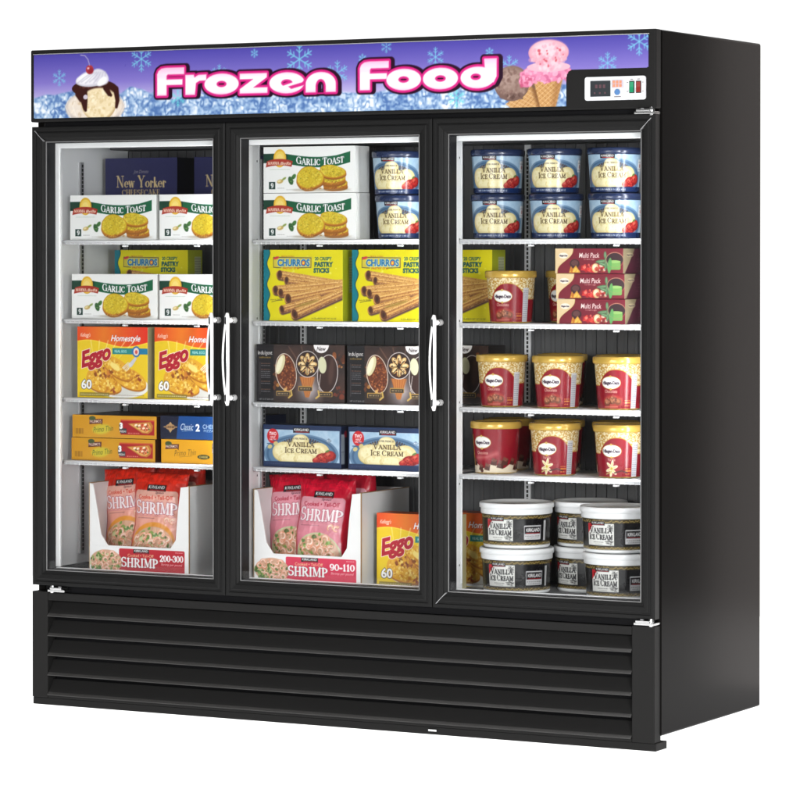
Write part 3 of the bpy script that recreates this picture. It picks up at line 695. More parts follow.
def vanilla_label(a, ox, oy, w, h, plate=True, strip=True):
    """blue plate with scoops of vanilla ice cream and strawberries"""
    sx, sy = w / 270, h / 126; P = lambda x, y: (ox + x * sx, oy + y * sy); k = min(sx, sy)
    def E(x, y, rx, ry, c, r=0, so=1.5, al=1): a.ell(*P(x, y), rx * sx, ry * sy, c, r, so, al)
    m = ((a.X > ox) & (a.X < ox + w) & (a.Y > oy) & (a.Y < oy + h)).astype(float)
    a.put(m, rgb(186, 208, 226)); a.put(m * fbm(a.X, a.Y, 22 * k, 3) * .7, rgb(120, 160, 194))
    keep = a.C.copy()
    E(134, 30, 134, 80, rgb(98, 130, 160)); E(134, 30, 126, 74, rgb(66, 98, 132)); E(134, 30, 118, 68, rgb(88, 122, 154)); E(136, 30, 96, 58, rgb(50, 66, 88))
    for i in range(30):
        t = i / 29 * math.pi; E(134 + 90 * math.cos(t), 38 + 54 * math.sin(t), 5, 4, rgb(70, 60, 64), t)
    for (x, y, r, q) in ((74, 40, 44, 40), (196, 42, 40, 38), (128, 46, 52, 42), (132, 86, 30, 24), (176, 30, 44, 30), (100, 16, 48, 24), (150, 14, 44, 22)):
        E(x, y - 2, r, q, rgb(196, 176, 110)); E(x, y, r * .97, q * .95, rgb(222, 206, 150)); E(x - 5, y + 4, r * .7, q * .62, rgb(240, 230, 184), 0, 6)
    a.mottle(*P(126, 40), 84 * sx, 44 * sy, [rgb(246, 240, 204), rgb(206, 188, 120), rgb(232, 218, 160)], 120, 4.5 * k, 8, 0, .4)
    for (x, y, r, q) in ((212, 18, 26, 20), (236, 28, 22, 20), (192, 9, 18, 12)): E(x, y, r, q, rgb(132, 22, 26)); E(x - 2, y + 3, r * .78, q * .75, rgb(176, 44, 38), .3, 4); E(x - 6, y + 7, r * .3, q * .28, rgb(214, 110, 90), .3, 5)
    a.mottle(*P(216, 18), 34 * sx, 17 * sy, [rgb(214, 90, 72), rgb(110, 16, 22), rgb(160, 34, 34)], 60, 2.2 * k, 5)
    a.ell(*P(228, 46), 8 * sx, 4 * sy, rgb(90, 120, 60), .4, 2)
    a.C = keep * (1 - m[..., None]) + a.C * m[..., None]
    a.serif("SUPER PREMIUM", *P(130, 92), 6 * sy, rgb(70, 60, 50), width=52 * sx, bold=.3 * k)
    a.serif("VANILLA", *P(132, 69), 16 * sy, rgb(66, 42, 18), width=98 * sx, bold=.95 * k, big=1.3, outline=(1.0 * k, rgb(238, 226, 176)))
    a.serif("ICE CREAM", *P(132, 44), 16 * sy, rgb(66, 42, 18), width=116 * sx, bold=.95 * k, big=1.3, outline=(1.0 * k, rgb(238, 226, 176)))

def art_icebox():
    a = Art(270, 126, 1.25, rgb(24, 42, 78)); a.put(fbm(a.X, a.Y, 30, 6) * .3, rgb(40, 60, 96))
    vanilla_label(a, 4, 16, 260, 96); a.rect(4, 264, 0, 17, rgb(26, 44, 80)); a.rect(0, 4, 0, 126, rgb(26, 44, 80))
    maker_logo(a, 134, 111, 58, 15); a.ell(34, 92, 20, 22, rgb(196, 28, 36)); a.text("TWO", 34, 99, 10, WHITE, width=25, bold=.03); a.text("HALF", 34, 89, 6, WHITE, width=18, bold=.02); a.text("GALLONS", 34, 82, 5, WHITE, width=24, bold=.02)
    for (x, y) in ((24, 60), (44, 70)): a.ell(x, y, 8, 6, rgb(206, 190, 130), .4); a.line([(x - 9, y + 9), (x + 9, y + 9)], 3, rgb(60, 90, 130))
    a.poly([(228, 90), (238, 82), (228, 74), (218, 82)], rgb(120, 140, 160)); a.text("PINT", 228, 82, 5, WHITE, width=12); a.fine(10, 110, 10, 3, rgb(60, 80, 120), 2, .5)
    return a

def art_iceside():
    a = Art(90, 126, 1.8, rgb(24, 34, 62)); a.rect(0, 18, 14, 102, rgb(150, 160, 172)); a.fine(2, 16, 50, 3, rgb(90, 90, 100)); a.ell(24, 102, 8, 10, rgb(170, 40, 60)); a.rect(30, 90, 0, 126, rgb(16, 22, 40)); return a

def ring(r): return 2 * math.pi * r * 1000

def tub_art(rtop, h, bg, cell=1.5):
    """canvas round a whole tub; the face that looks at the shopper is centred on x = 0.5 w"""
    return Art(ring(rtop), h * 1000, cell, bg)

def art_blue_tub():
    a = tub_art(.080, .112, rgb(22, 42, 84), 1.35); w = a.w; c = w / 2
    a.rect(0, w, 14, 112, rgb(196, 216, 232)); vanilla_label(a, c - 104, 14, 214, 94)
    maker_logo(a, c - 12, 103, 46, 12)
    a.rect(0, w, 0, 14, rgb(20, 42, 88)); a.text("NET CONTENTS 1.75 QT (1.65 L)", c - 5, 7, 4.6, rgb(225, 232, 244), width=104, bold=.02)
    for q in (c + 112, c - 150):
        a.rect(q - 14, q + 14, 58, 92, rgb(240, 240, 242), 3); a.fine(q - 11, q + 11, 84, 3, rgb(120, 130, 140), 3); a.ell(q, 74, 6, 6, rgb(200, 160, 160)); a.fine(q - 11, q + 11, 64, 2, rgb(120, 130, 140), 5)
        a.rect(q + 22, q + 44, 18, 88, rgb(216, 226, 236)); [a.fine(q + 24, q + 42, y, 2, rgb(110, 120, 140), y) for y in range(24, 86, 6)]
    a.put(a.aa(106 - a.Y), rgb(22, 40, 78)); maker_logo(a, c - 12, 101, 46, 12)
    return a

def oval_logo(a, cx, cy, rx=31, ry=17):
    a.ell(cx, cy, rx + 1.6, ry + 1.6, rgb(190, 150, 60)); a.ell(cx, cy, rx, ry, rgb(250, 248, 246)); a.ell(cx, cy + ry + 1, 4, 3, rgb(214, 180, 90)); a.ell(cx, cy - ry - 1, 4, 3, rgb(214, 180, 90))
    a.text("Häagen-Dazs", cx, cy, 9.5, rgb(40, 20, 40), width=rx * 1.8, bold=.04)

def art_choc(kind):
    a = tub_art(.072, .131, rgb(148, 22, 38), 1.35); w = a.w; c = w / 2; X, Y = a.X, a.Y
    a.put(fbm(X, Y, 40, 2) * .3, rgb(116, 12, 28))
    if kind != 'old':
        u = np.mod(X - c + w / 4, w / 2) - w / 4
        band = 112 - 46 * np.clip(np.abs(u - 2) / 62, 0, 1) ** 2.4
        sw = (vnoise(X, Y, 3.4, 5) - .5) * 1.2 + .3 * np.sin(X * 1.1 + 2 * np.sin(Y * .7)) * np.sin(Y * 1.2 + 2 * np.sin(X * .6))
        gold = np.where((sw > .02)[..., None], rgb(240, 226, 184), rgb(190, 150, 70))
        a.put(a.aa(band - Y), gold); a.put(a.aa(np.abs(band - Y) - 1.2), rgb(206, 164, 72))
        a.rect(c + 52, c + 74, 0, 98, rgb(206, 206, 212)); [a.fine(c + 54, c + 72, y, 2.4, rgb(120, 120, 130), y) for y in range(6, 96, 6)]
        a.rect(c + 30, c + 50, 16, 19, rgb(220, 150, 60)); a.fine(c + 30, c + 48, 24, 3, rgb(230, 170, 80), 3); a.fine(c + 30, c + 48, 9, 3, rgb(230, 170, 80), 5)
    lx = c - 16 if kind != 'old' else c - 36
    oval_logo(a, lx, 74 if kind != 'old' else 88, 31, 17)
    a.text("Chocolate" if kind != 'vanilla' else "Vanilla", lx, 50 if kind != 'old' else 58, 9, rgb(240, 214, 190), width=42 if kind != 'vanilla' else 26, bold=.005)
    if kind == 'choc':
        a.ell(lx + 6, 22, 34, 17, rgb(170, 60, 50), 0, 5)
        for (x, y, r) in ((-14, 18, 12), (6, 24, 13), (24, 20, 11)): a.ell(lx + x, y, r, r * .85, rgb(120, 66, 46), 0, 2); a.ell(lx + x - 2, y + 3, r * .6, r * .45, rgb(176, 112, 80), 0, 3)
        a.mottle(lx + 6, 22, 26, 12, [rgb(90, 44, 30), rgb(214, 150, 110)], 30, 2, 4); a.line([(lx - 24, 5), (lx + 22, 6)], 3, rgb(226, 150, 120), 2, .8)
    elif kind == 'vanilla':
        for k in range(6):
            t = k * 1.05 + .3; a.ell(lx + 10 * math.cos(t), 24 + 13 * math.sin(t), 12, 4.5, rgb(244, 234, 196), t, 1.5); a.ell(lx + 9 * math.cos(t), 24 + 11 * math.sin(t), 7, 1.6, rgb(214, 196, 120), t, 1.5)
        a.ell(lx, 24, 4, 4, rgb(196, 170, 60)); a.line([(lx + 10, 12), (lx + 34, 18), (lx + 52, 12)], 4, rgb(70, 34, 24), 1.5); a.line([(lx - 20, 8), (lx, 16)], 3, rgb(196, 190, 110), 1.5)
    else:
        a.put(a.aa(Y - 20 - 7 * np.sin(X * .09)), rgb(236, 222, 196)); a.line([(lx - 24, 42), (lx + 20, 46), (lx + 50, 56)], 12, rgb(206, 120, 116), 9, .7)
        rn = random.Random(5)
        for k in range(20):
            x = k * w / 20 + rn.uniform(-5, 5); y = rn.uniform(12, 34); q = rn.uniform(11, 15); a.poly([(x - q, y - q * .6), (x + q * .7, y - q * .9), (x + q, y + q * .5), (x - q * .3, y + q)], rgb(84, 44, 36), 1.5); a.poly([(x - q * .3, y + q), (x + q, y + q * .5), (x + q * .4, y), (x - q * .6, y + q * .3)], rgb(124, 72, 58), 1.5)
        a.ell(lx - 4, 6, 7, 5, rgb(84, 44, 36)); a.rect(lx - 50, lx - 42, 20, 110, rgb(190, 150, 70))
    return a

def art_white_tub():
    a = tub_art(.104, .094, rgb(17, 16, 19), 1.45); w = a.w; c = w / 2
    a.rect(0, w, 82, 94, rgb(70, 60, 34)); a.rect(0, w, 0, 11, rgb(80, 68, 36))
    rn = random.Random(2)
    for y in (87, 5):
        for k in range(170): a.ell(k * w / 170, y + rn.uniform(-3, 3), 2.2, 1.4, rgb(196, 168, 92), rn.uniform(0, 3), 1.2, .8)
    a.rect(0, w, 0, 1.5, rgb(220, 220, 220))
    for q in (c - 62, c + w / 2 - 62, c - w / 2 - 62):
        a.rect(q - 44, q + 46, 14, 80, rgb(232, 232, 228)); a.poly([(q - 44, 80), (q - 20, 80), (q - 44, 50)], rgb(186, 36, 44))
        for k in range(26): a.line([(q + rn.uniform(24, 44), rn.uniform(56, 78)), (q + rn.uniform(26, 44), rn.uniform(56, 78))], .9, rgb(90, 90, 90)); a.line([(q + rn.uniform(18, 44), rn.uniform(15, 32)), (q + rn.uniform(18, 44), rn.uniform(15, 32))], .9, rgb(80, 80, 80))
        a.serif("VANILLA", q + 2, 59, 14.5, rgb(14, 14, 18), width=76, bold=1.0, big=1.3); a.serif("ICE CREAM", q + 1, 39, 14.5, rgb(14, 14, 18), width=82, bold=1.0, big=1.3)
        a.fine(q - 22, q + 14, 24, 2.6, rgb(80, 80, 80), 3); a.fine(q - 16, q + 10, 18, 2, rgb(120, 120, 120), 4); maker_logo(a, q - 6, 81, 48, 12)
    for q in (c + 48, c - w / 2 + 48):
        a.rect(q - 30, q + 28, 18, 62, rgb(206, 206, 208), 2); a.rect(q - 28, q + 26, 36, 58, rgb(24, 20, 24)); a.rect(q - 24, q + 24, 37, 39, rgb(180, 40, 50)); a.text("KIRKLAND", q, 48, 11, WHITE, width=46, bold=.03); a.fine(q - 26, q + 24, 29, 3, rgb(90, 90, 90), 3); a.fine(q - 22, q + 20, 23, 2.4, rgb(90, 90, 90), 4)
        a.rect(q + 40, q + 50, 14, 76, rgb(200, 200, 200))
    return a

def art_multi():
    a = Art(214, 70, 1.2, rgb(116, 24, 42)); X, Y = a.X, a.Y; a.put(fbm(X, Y, 30, 3) * .3, rgb(132, 34, 52))
    ed = 6 + 50 * np.clip((Y / 70) ** 1.0, 0, 1) - 8 * np.sin(Y / 70 * 6.28)
    a.put(a.aa(X - ed - 1.5), rgb(190, 150, 90)); a.put(a.aa(X - ed), rgb(226, 200, 156)); a.ell(26, 50, 15, 8, rgb(244, 236, 220)); a.text("Häagen-Dazs", 26, 50, 5, rgb(40, 20, 40), width=26, bold=.04)
    a.text("Multi Pack", 108, 51, 14, rgb(244, 226, 220), width=64, shear=.12, bold=.01); a.text("12 mini cups", 108, 40, 5, rgb(226, 190, 180), width=34)
    a.ell(62, 27, 16, 13, rgb(64, 34, 36)); a.ell(62, 29, 11, 8, rgb(96, 60, 60)); a.poly([(44, 2), (80, 2), (66, 22), (56, 12), (50, 20)], rgb(216, 160, 60), 2); a.mottle(62, 8, 16, 6, [rgb(240, 200, 90), rgb(190, 110, 30)], 14, 3, 2)
    a.mottle(104, 14, 22, 11, [rgb(190, 30, 34), rgb(226, 70, 60), rgb(150, 16, 26), rgb(240, 130, 110)], 46, 5, 3); a.ell(128, 15, 12, 13, rgb(216, 186, 130), 0, 2); a.ell(126, 17, 7, 8, rgb(246, 230, 196), 0, 3)
    a.mottle(146, 14, 18, 9, [rgb(140, 40, 40), rgb(230, 210, 190), rgb(90, 120, 60), rgb(196, 60, 50)], 30, 4, 6)
    for (x, y, l, t) in ((146, 34, 18, .1), (160, 30, 22, 1.5), (166, 22, 20, 1.8), (150, 26, 14, -.3), (158, 52, 10, 1.6)): a.ell(x, y, l, 4.5, rgb(84, 122, 84), t, 1.8); a.ell(x, y, l * .7, 1, rgb(140, 170, 130), t, 1.5)
    a.ell(188, 40, 26, 20, rgb(56, 34, 40)); a.rect(168, 206, 10, 34, rgb(120, 170, 90), 5); a.ell(187, 33, 19, 4, rgb(150, 190, 110)); a.ell(172, 22, 6, 22, rgb(96, 160, 90), -.1, 1.6); a.put(a.aa(a.d_ell(188, 38, 28, 22)) * a.aa(-a.d_ell(188, 37, 26.5, 20.5)), rgb(176, 120, 100))
    return a

def art_multiside():
    a = Art(86, 70, 1.5, rgb(62, 22, 36)); a.put(a.aa(a.X - 6 - 38 * a.Y / 70), rgb(120, 108, 84)); a.ell(24, 52, 14, 6, rgb(150, 138, 110)); a.text("Häagen-Dazs", 24, 52, 4, rgb(30, 16, 30), width=24, bold=.03)
    a.fine(50, 80, 40, 2.5, rgb(110, 70, 80), 2); a.fine(50, 80, 32, 2, rgb(110, 70, 80), 3); a.fine(46, 80, 20, 2, rgb(110, 70, 80), 4); return a

def art_side(w, h, col, seed, bars=True):
    a = Art(w, h, 3.2, col); a.put(fbm(a.X, a.Y, 40, seed) * .25, np.asarray(col) * .7)
    if bars:
        a.rect(w * .45, w * .9, h * .4, h * .9, rgb(210, 212, 200), al=.75)
        for y in range(int(h * .42), int(h * .88), 8): a.fine(w * .48, w * .88, y, 3, rgb(90, 96, 90), y)
    return a

# ------------------------------------------------------------------ the sign
def snowflake(a, cx, cy, r, col=rgb(120, 196, 226), al=.85):
    w = max(1.5, r * .085)
    for k in range(6):
        t = k * math.pi / 3 + math.pi / 6; ux, uy = math.cos(t), math.sin(t); a.line([(cx, cy), (cx + r * ux, cy + r * uy)], w, col, 1.4, al)
        for f, l in ((.45, .26), (.72, .26)):
            bx, by = cx + r * f * ux, cy + r * f * uy
            for sg in (-1, 1): a.line([(bx, by), (bx + r * l * math.cos(t + sg * .9), by + r * l * math.sin(t + sg * .9))], w * .9, col, 1.4, al)

def art_sign():
    a = Art(2064, 195, 1.9); X, Y = a.X, a.Y; t = np.clip(Y / 195, 0, 1)[..., None]
    g = np.where(t > .55, rgb(78, 70, 166) * (t - .55) / .45 + rgb(132, 118, 200) * (1 - (t - .55) / .45), rgb(132, 118, 200) * t / .55 + rgb(250, 248, 252) * (1 - t / .55) ** 1)
    a.C = g * 1.0
    for (x, y, r) in ((94, 122, 25), (392, 172, 38), (667, 122, 26), (789, 178, 13), (943, 156, 46), (1071, 112, 36), (1155, 153, 13), (1234, 184, 18), (1395, 150, 28), (1569, 159, 13), (1632, 118, 30), (2036, 175, 38), (1939, 118, 30), (1768, 160, 14)): snowflake(a, x, y, r)
    hill = 56 + 26 * fbm(X, X * 0, 150, 2, 2) * 1.4 - 14 + 22 * (vnoise(X, X * 0, 34, 9) - .5) + 14 * np.exp(-((X - 130) / 50) ** 2) + 26 * np.exp(-((X - 380) / 60) ** 2) - 10 * np.exp(-((X) / 40) ** 2) - 6 * np.exp(-((X - 1640) / 40) ** 2)
    n1 = np.abs(vnoise(X + 12 * vnoise(X, Y, 14, 4), Y + 9 * vnoise(X, Y, 12, 5), 12.5, 3) - .5) * 2; n2 = vnoise(X * 1.1, Y, 6.5, 6); n3 = fbm(X, Y, 60, 8)
    q = np.clip((n1 * .75 + n2 * .45 - .12) * 1.15 + (n3 - .5) * .8, 0, 1)[..., None]
    ice = np.where(q < .5, rgb(74, 112, 172) * (1 - q * 2) + rgb(150, 182, 218) * q * 2, rgb(150, 182, 218) * (2 - q * 2) + rgb(240, 246, 252) * (q * 2 - 1))
    a.put(a.aa(Y - hill, 3) * .95, ice)
    for (x, y, r) in ((522, 52, 26), (1463, 31, 28)): snowflake(a, x, y, r, rgb(110, 226, 226), .75)
    # ---- sundae
    a.ell(224, 30, 108, 52, rgb(206, 190, 178), 0, 3, .9); a.ell(224, 34, 100, 46, rgb(234, 222, 208), 0, 5, .95)
    a.mottle(224, 34, 98, 40, [rgb(244, 232, 214), rgb(206, 180, 150), rgb(236, 222, 204)], 120, 7, 3, 0, .6)
    [a.line([(224 + 22 * k, 0), (224 + 27 * k, 34), (224 + 23 * k, 62)], 2, rgb(250, 246, 240), 2, .7) for k in (-4, -3, 3, 4)]; a.ell(238, 44, 64, 56, rgb(196, 168, 120)); a.ell(236, 48, 62, 54, rgb(236, 218, 178), 0, 4); a.mottle(236, 40, 62, 42, [rgb(248, 236, 204), rgb(216, 190, 138), rgb(240, 224, 186)], 150, 6, 4, 0, .6)
    ch = rgb(58, 24, 20)
    a.ell(222, 88, 82, 26, ch); a.ell(240, 62, 56, 27, rgb(238, 220, 180), 0, 3); a.mottle(240, 62, 40, 20, [rgb(250, 240, 210), rgb(220, 196, 148)], 50, 5, 5, 0, .6)
    for p in ([(168, 86), (178, 56), (186, 26)], [(186, 84), (190, 50), (190, 22)], [(300, 84), (306, 50), (302, 30)], [(264, 88), (276, 70), (282, 66)], [(164, 90), (160, 70), (172, 52)]): a.line(p, 20, ch, 2, w1=10)
    a.ell(190, 62, 8, 7, rgb(206, 196, 210)); a.mottle(200, 98, 34, 9, [rgb(96, 50, 40), rgb(40, 14, 12)], 26, 4, 6)
    a.ell(212, 112, 58, 19, rgb(206, 204, 216), .05, 2); a.ell(210, 118, 54, 18, rgb(238, 236, 242), .1, 3); a.ell(244, 122, 32, 22, rgb(222, 220, 230), -.5, 3); a.ell(196, 124, 30, 14, rgb(250, 250, 252), .3, 4)
    for k in range(7): a.line([(160 + k * 15, 104 + (k % 2) * 4), (184 + k * 13, 120), (214 + k * 8, 136)], 3.4, rgb(186, 184, 202), 2.5, .75)
    a.ell(250, 108, 20, 11, rgb(246, 246, 250), .6, 3); a.ell(205, 145, 14, 14, rgb(168, 54, 64)); a.ell(209, 141, 9, 8, rgb(140, 36, 50), 0, 4); a.ell(200, 149, 4, 3, rgb(240, 190, 196), 0, 2)
    a.line([(205, 158), (199, 176), (188, 188), (172, 190)], 2, rgb(196, 190, 214), 1.5)
    # ---- chocolate cone, then pink double scoop
    def cone(x0, x1, ytop, xt, yb):
        a.poly([(x0, ytop), (x1, ytop - 2), (xt + 26, yb), (xt - 22, yb)], rgb(206, 158, 100), 1.5)
        m = a.aa(a.d_poly([(x0, ytop), (x1, ytop - 2), (xt + 26, yb), (xt - 22, yb)]))
        a.put(m * (np.abs(np.mod(X * .8 + Y, 14) - 7) < 1.4) * .6, rgb(160, 106, 56)); a.put(m * (np.abs(np.mod(X * .8 - Y, 14) - 7) < 1.4) * .6, rgb(236, 200, 150))
    a.poly([(1620, 10), (1700, 60), (1742, 30), (1742, -4), (1640, -4)], rgb(206, 160, 104), 2)
    m = a.aa(a.d_poly([(1620, 10), (1700, 60), (1742, 30), (1742, -4), (1640, -4)])); a.put(m * (np.abs(np.mod(X - Y, 14) - 7) < 1.5) * .6, rgb(160, 106, 60)); a.put(m * (np.abs(np.mod(X * .5 + Y, 12) - 6) < 1.3) * .6, rgb(232, 196, 150))
    a.ell(1640, 68, 56, 50, rgb(120, 94, 86)); a.ell(1638, 74, 50, 42, rgb(150, 124, 114), 0, 8); a.ell(1630, 84, 30, 22, rgb(172, 146, 136), 0, 12); a.mottle(1640, 68, 50, 42, [rgb(116, 88, 80), rgb(176, 150, 138), rgb(130, 100, 92)], 130, 5, 8, 0, .5); a.mottle(1644, 30, 40, 8, [rgb(120, 94, 86), rgb(90, 66, 60)], 30, 5, 9); a.poly([(1690, 84), (1712, 84), (1740, -2), (1722, -2)], rgb(120, 78, 44), 6, .8)
    cone(1706, 1802, 86, 1752, -2); a.poly([(1778, 84), (1802, 84), (1778, -2), (1764, -2)], rgb(150, 100, 54), 8, .55)
    a.ell(1752, 96, 78, 26, rgb(226, 134, 170)); a.mottle(1752, 88, 84, 20, [rgb(236, 150, 184), rgb(206, 104, 146), rgb(246, 180, 204)], 90, 8, 10, 0, .85); a.ell(1686, 74, 24, 18, rgb(222, 124, 160)); a.mottle(1686, 72, 22, 16, [rgb(244, 170, 198), rgb(196, 84, 120)], 26, 5, 12)
    a.ell(1756, 152, 63, 36, rgb(222, 150, 168)); a.ell(1756, 155, 60, 33, rgb(236, 178, 192), 0, 5); a.ell(1746, 164, 36, 18, rgb(248, 208, 218), 0, 8); a.ell(1756, 112, 68, 14, rgb(240, 184, 200)); a.mottle(1756, 140, 58, 38, [rgb(250, 214, 222), rgb(228, 156, 176), rgb(244, 196, 208)], 140, 6, 13, 0, .55); a.mottle(1756, 140, 54, 36, [rgb(204, 74, 90)], 14, 4, 14)
    # ---- lettering: wide round lower-case letters, white core, pink and dark rims
    D = np.full(X.shape, 1e9)
    def add(d):
        nonlocal D
        D = np.minimum(D, d)
    def bow(cx, cy, rx, ry, hx=17, hy=9): return np.maximum(a.d_ell(cx, cy, rx, ry), -a.d_ell(cx, cy, hx, hy))
    def effe(x):
        st = a.d_poly([(x, 60), (x, 124), (x + 5, 134), (x + 16, 141), (x + 34, 143), (x + 96, 143), (x + 96, 123), (x + 38, 123), (x + 34, 119), (x + 34, 108), (x + 90, 108), (x + 90, 91), (x + 34, 91), (x + 34, 60)]); add(st)
    effe(448)
    add(a.d_poly([(548, 60), (548, 120), (578, 120), (580, 112), (594, 119), (622, 120), (622, 102), (598, 101), (586, 95), (582, 60)]))
    add(bow(675, 90, 60, 31)); add(a.d_poly([(738, 119), (832, 119), (832, 106), (786, 77), (834, 77), (834, 60), (738, 60), (738, 73), (784, 102), (738, 102)]))
    e = bow(900, 88, 60, 31, 19, 10); cut = a.d_poly([(904, 78), (975, 99), (975, 84), (915, 70)]); add(np.maximum(e, -cut)); add(a.d_poly([(880, 78), (955, 99), (957, 92), (952, 88), (886, 72)]))
    arch = np.maximum(a.d_ell(1015, 82, 51, 35), 60 - Y); arch = np.maximum(arch, -np.maximum(a.d_ell(1015, 74, 17, 22), 50 - Y)); arch = np.maximum(arch, -(a.d_rect(998, 1032, 50, 76))); add(arch); add(a.d_rect(964, 998, 58, 84)); add(a.d_rect(1032, 1066, 58, 84))
    effe(1146); add(bow(1291, 88, 57, 31)); add(bow(1411, 88, 57, 31)); add(np.maximum(a.d_ell(1531, 88, 55, 31), -a.d_ell(1525, 90, 16, 9))); add(a.d_poly([(1552, 141), (1592, 141), (1592, 90), (1582, 72), (1556, 80)]))
    D2 = np.roll(D, 4, axis=1); dk = rgb(38, 6, 34)
    a.put(a.aa(np.minimum(D, D2) - 12.5, 1.4), dk); pk = rgb(214, 34, 128)
    a.put(a.aa(D - 7, 1.4), pk); a.put(a.aa(D - 1, 2.0) * .5, rgb(244, 150, 200)); a.put(a.aa(D + .8, 1.5), rgb(255, 248, 252)); a.put(a.aa(D) * np.clip((Y - 124) / 18, 0, 1) * .6, rgb(248, 160, 210)); a.put(a.aa(D) * np.clip((Y - 104) / 30, 0, .4), rgb(250, 190, 224)); a.put(a.aa(D) * np.clip((70 - Y) / 20, 0, .35), rgb(246, 180, 216))
    return a

# ================================================================== mesh makers that carry a print
def grid_mesh(name, patches, mats, smooth=True, extra=None):
    """patches: (colour array ny x nx x 3 in linear light, position array ny x nx x 3, material slot, keep mask or None)"""
    Vs = []; Fs = []; Cs = []; Ms = []; off = 0
    for Cc, P, mi, keep in patches:
        ny, nx = P.shape[:2]
        idx = np.arange(ny * nx).reshape(ny, nx) + off
        q = np.stack([idx[:-1, :-1], idx[:-1, 1:], idx[1:, 1:], idx[1:, :-1]], -1)
        if keep is not None: q = q[keep]
        q = q.reshape(-1, 4)
        Vs.append(P.reshape(-1, 3)); Fs.append(q); Cs.append(Cc.reshape(-1, 3)); Ms.append(np.full(len(q), mi)); off += ny * nx
    V = np.concatenate(Vs); F = np.concatenate(Fs); C_ = np.concatenate(Cs); M_ = np.concatenate(Ms)
    me = bpy.data.meshes.new(name)
    me.vertices.add(len(V)); me.vertices.foreach_set('co', V.astype(np.float32).ravel())
    me.loops.add(F.size); me.loops.foreach_set('vertex_index', F.astype(np.int32).ravel())
    me.polygons.add(len(F)); me.polygons.foreach_set('loop_start', np.arange(0, F.size, 4, dtype=np.int32))
    me.polygons.foreach_set('loop_total', np.full(len(F), 4, dtype=np.int32))
    me.update(calc_edges=True)
    for m in mats: me.materials.append(m)
    me.polygons.foreach_set('material_index', M_.astype(np.int32))
    me.polygons.foreach_set('use_smooth', np.full(len(F), smooth))
    at = me.color_attributes.new("Col", 'FLOAT_COLOR', 'POINT')
    at.data.foreach_set('color', np.concatenate([C_, np.ones((len(C_), 1))], 1).astype(np.float32).ravel())
    me.validate(); me.update()
    return me

def flatcol(col, ny, nx): return np.ones((ny, nx, 3)) * s2l(np.asarray(col)) * .88
def panel(p00, p10, p01, ny, nx, bulge=0.0, nrm=None):
    p00, p10, p01 = map(np.array, (p00, p10, p01)); u = np.linspace(0, 1, nx)[None, :, None]; v = np.linspace(0, 1, ny)[:, None, None]
    P = p00 + (p10 - p00) * u + (p01 - p00) * v
    if bulge: P = P + np.array(nrm) * (bulge * np.sin(np.pi * u) ** .6 * np.sin(np.pi * v) ** .6)
    return P

def carton_mesh(name, w, h, d, art, side=None, sidecol=(.8, .8, .8), topcol=None, mat_=None, bulge=.0012):
    """closed carton, base centre of the front edge at the origin, printed on the front and right faces"""
    topcol = sidecol if topcol is None else topcol; x0, x1 = -w / 2, w / 2; ps = []
    ps.append((art.lin(), panel((x0, 0, 0), (x1, 0, 0), (x0, 0, h), art.ny, art.nx, bulge, (0, -1, 0)), 0, None))
    if side is not None: ps.append((side.lin(), panel((x1, 0, 0), (x1, d, 0), (x1, 0, h), side.ny, side.nx, bulge, (1, 0, 0)), 0, None))
    else: ps.append((flatcol(sidecol, 8, 8), panel((x1, 0, 0), (x1, d, 0), (x1, 0, h), 8, 8, bulge, (1, 0, 0)), 0, None))
    for a, b, c, col in (((x1, d, 0), (x0, d, 0), (x1, d, h), sidecol), ((x0, d, 0), (x0, 0, 0), (x0, d, h), sidecol), ((x0, 0, h), (x1, 0, h), (x0, d, h), topcol), ((x0, d, 0), (x1, d, 0), (x0, 0, 0), sidecol)):
        ps.append((flatcol(col, 4, 4), panel(a, b, c, 4, 4), 0, None))
    return grid_mesh(name, ps, [mat_ or P_CARD])

def tub_body(name, art, r0, r1, h, z0=0.0, ang=math.radians(-90)):
    """tub wall with the print wrapped right round it, printed face turned to ang"""
    C_ = art.lin(.76); ny, nx = art.ny, art.nx
    th = ang + (np.linspace(0, 1, nx) - .5) * 2 * math.pi; v = np.linspace(0, 1, ny); r = r0 + (r1 - r0) * v
    P = np.stack([np.cos(th)[None, :] * r[:, None], np.sin(th)[None, :] * r[:, None], np.broadcast_to((z0 + v * h)[:, None], (ny, nx))], -1)
    return grid_mesh(name, [(C_, P, 0, None)], [P_TUB])

def obj_of(name, me, parent=None, loc=None):
    o = bpy.data.objects.new(name, me); COL.objects.link(o)
    if parent: o.parent = parent
    if loc: o.location = loc
    return o

def copy_thing(o, loc, rz=0.0):
    c = o.copy(); COL.objects.link(c); c.location = loc; c.rotation_euler = (0, 0, rz)
    for k in o.children:
        d = k.copy(); COL.objects.link(d); d.parent = c
    return c

# ================================================================== the setting
fl = MB(); fl.face([(-4.2, -4.0, -.012), (4.6, -4.0, -.012), (4.6, 3.4, -.012), (-4.2, 3.4, -.012)], M_FLOORM)
fo = fl.build("floor"); fo['kind'] = 'structure'

# ================================================================== the freezer
FZ = empty("display_freezer", (0, .38, 0), "tall black freezer with three glass doors and a purple sign on its top panel", "freezer")
def part(mb, name, bevel=0, parent=None, seg=2):
    o = mb.build(name, None, bevel, None, seg); o.parent = parent or FZ
    if parent is None: o.matrix_parent_inverse = Matrix.Translation((0, -.38, 0))
    return o

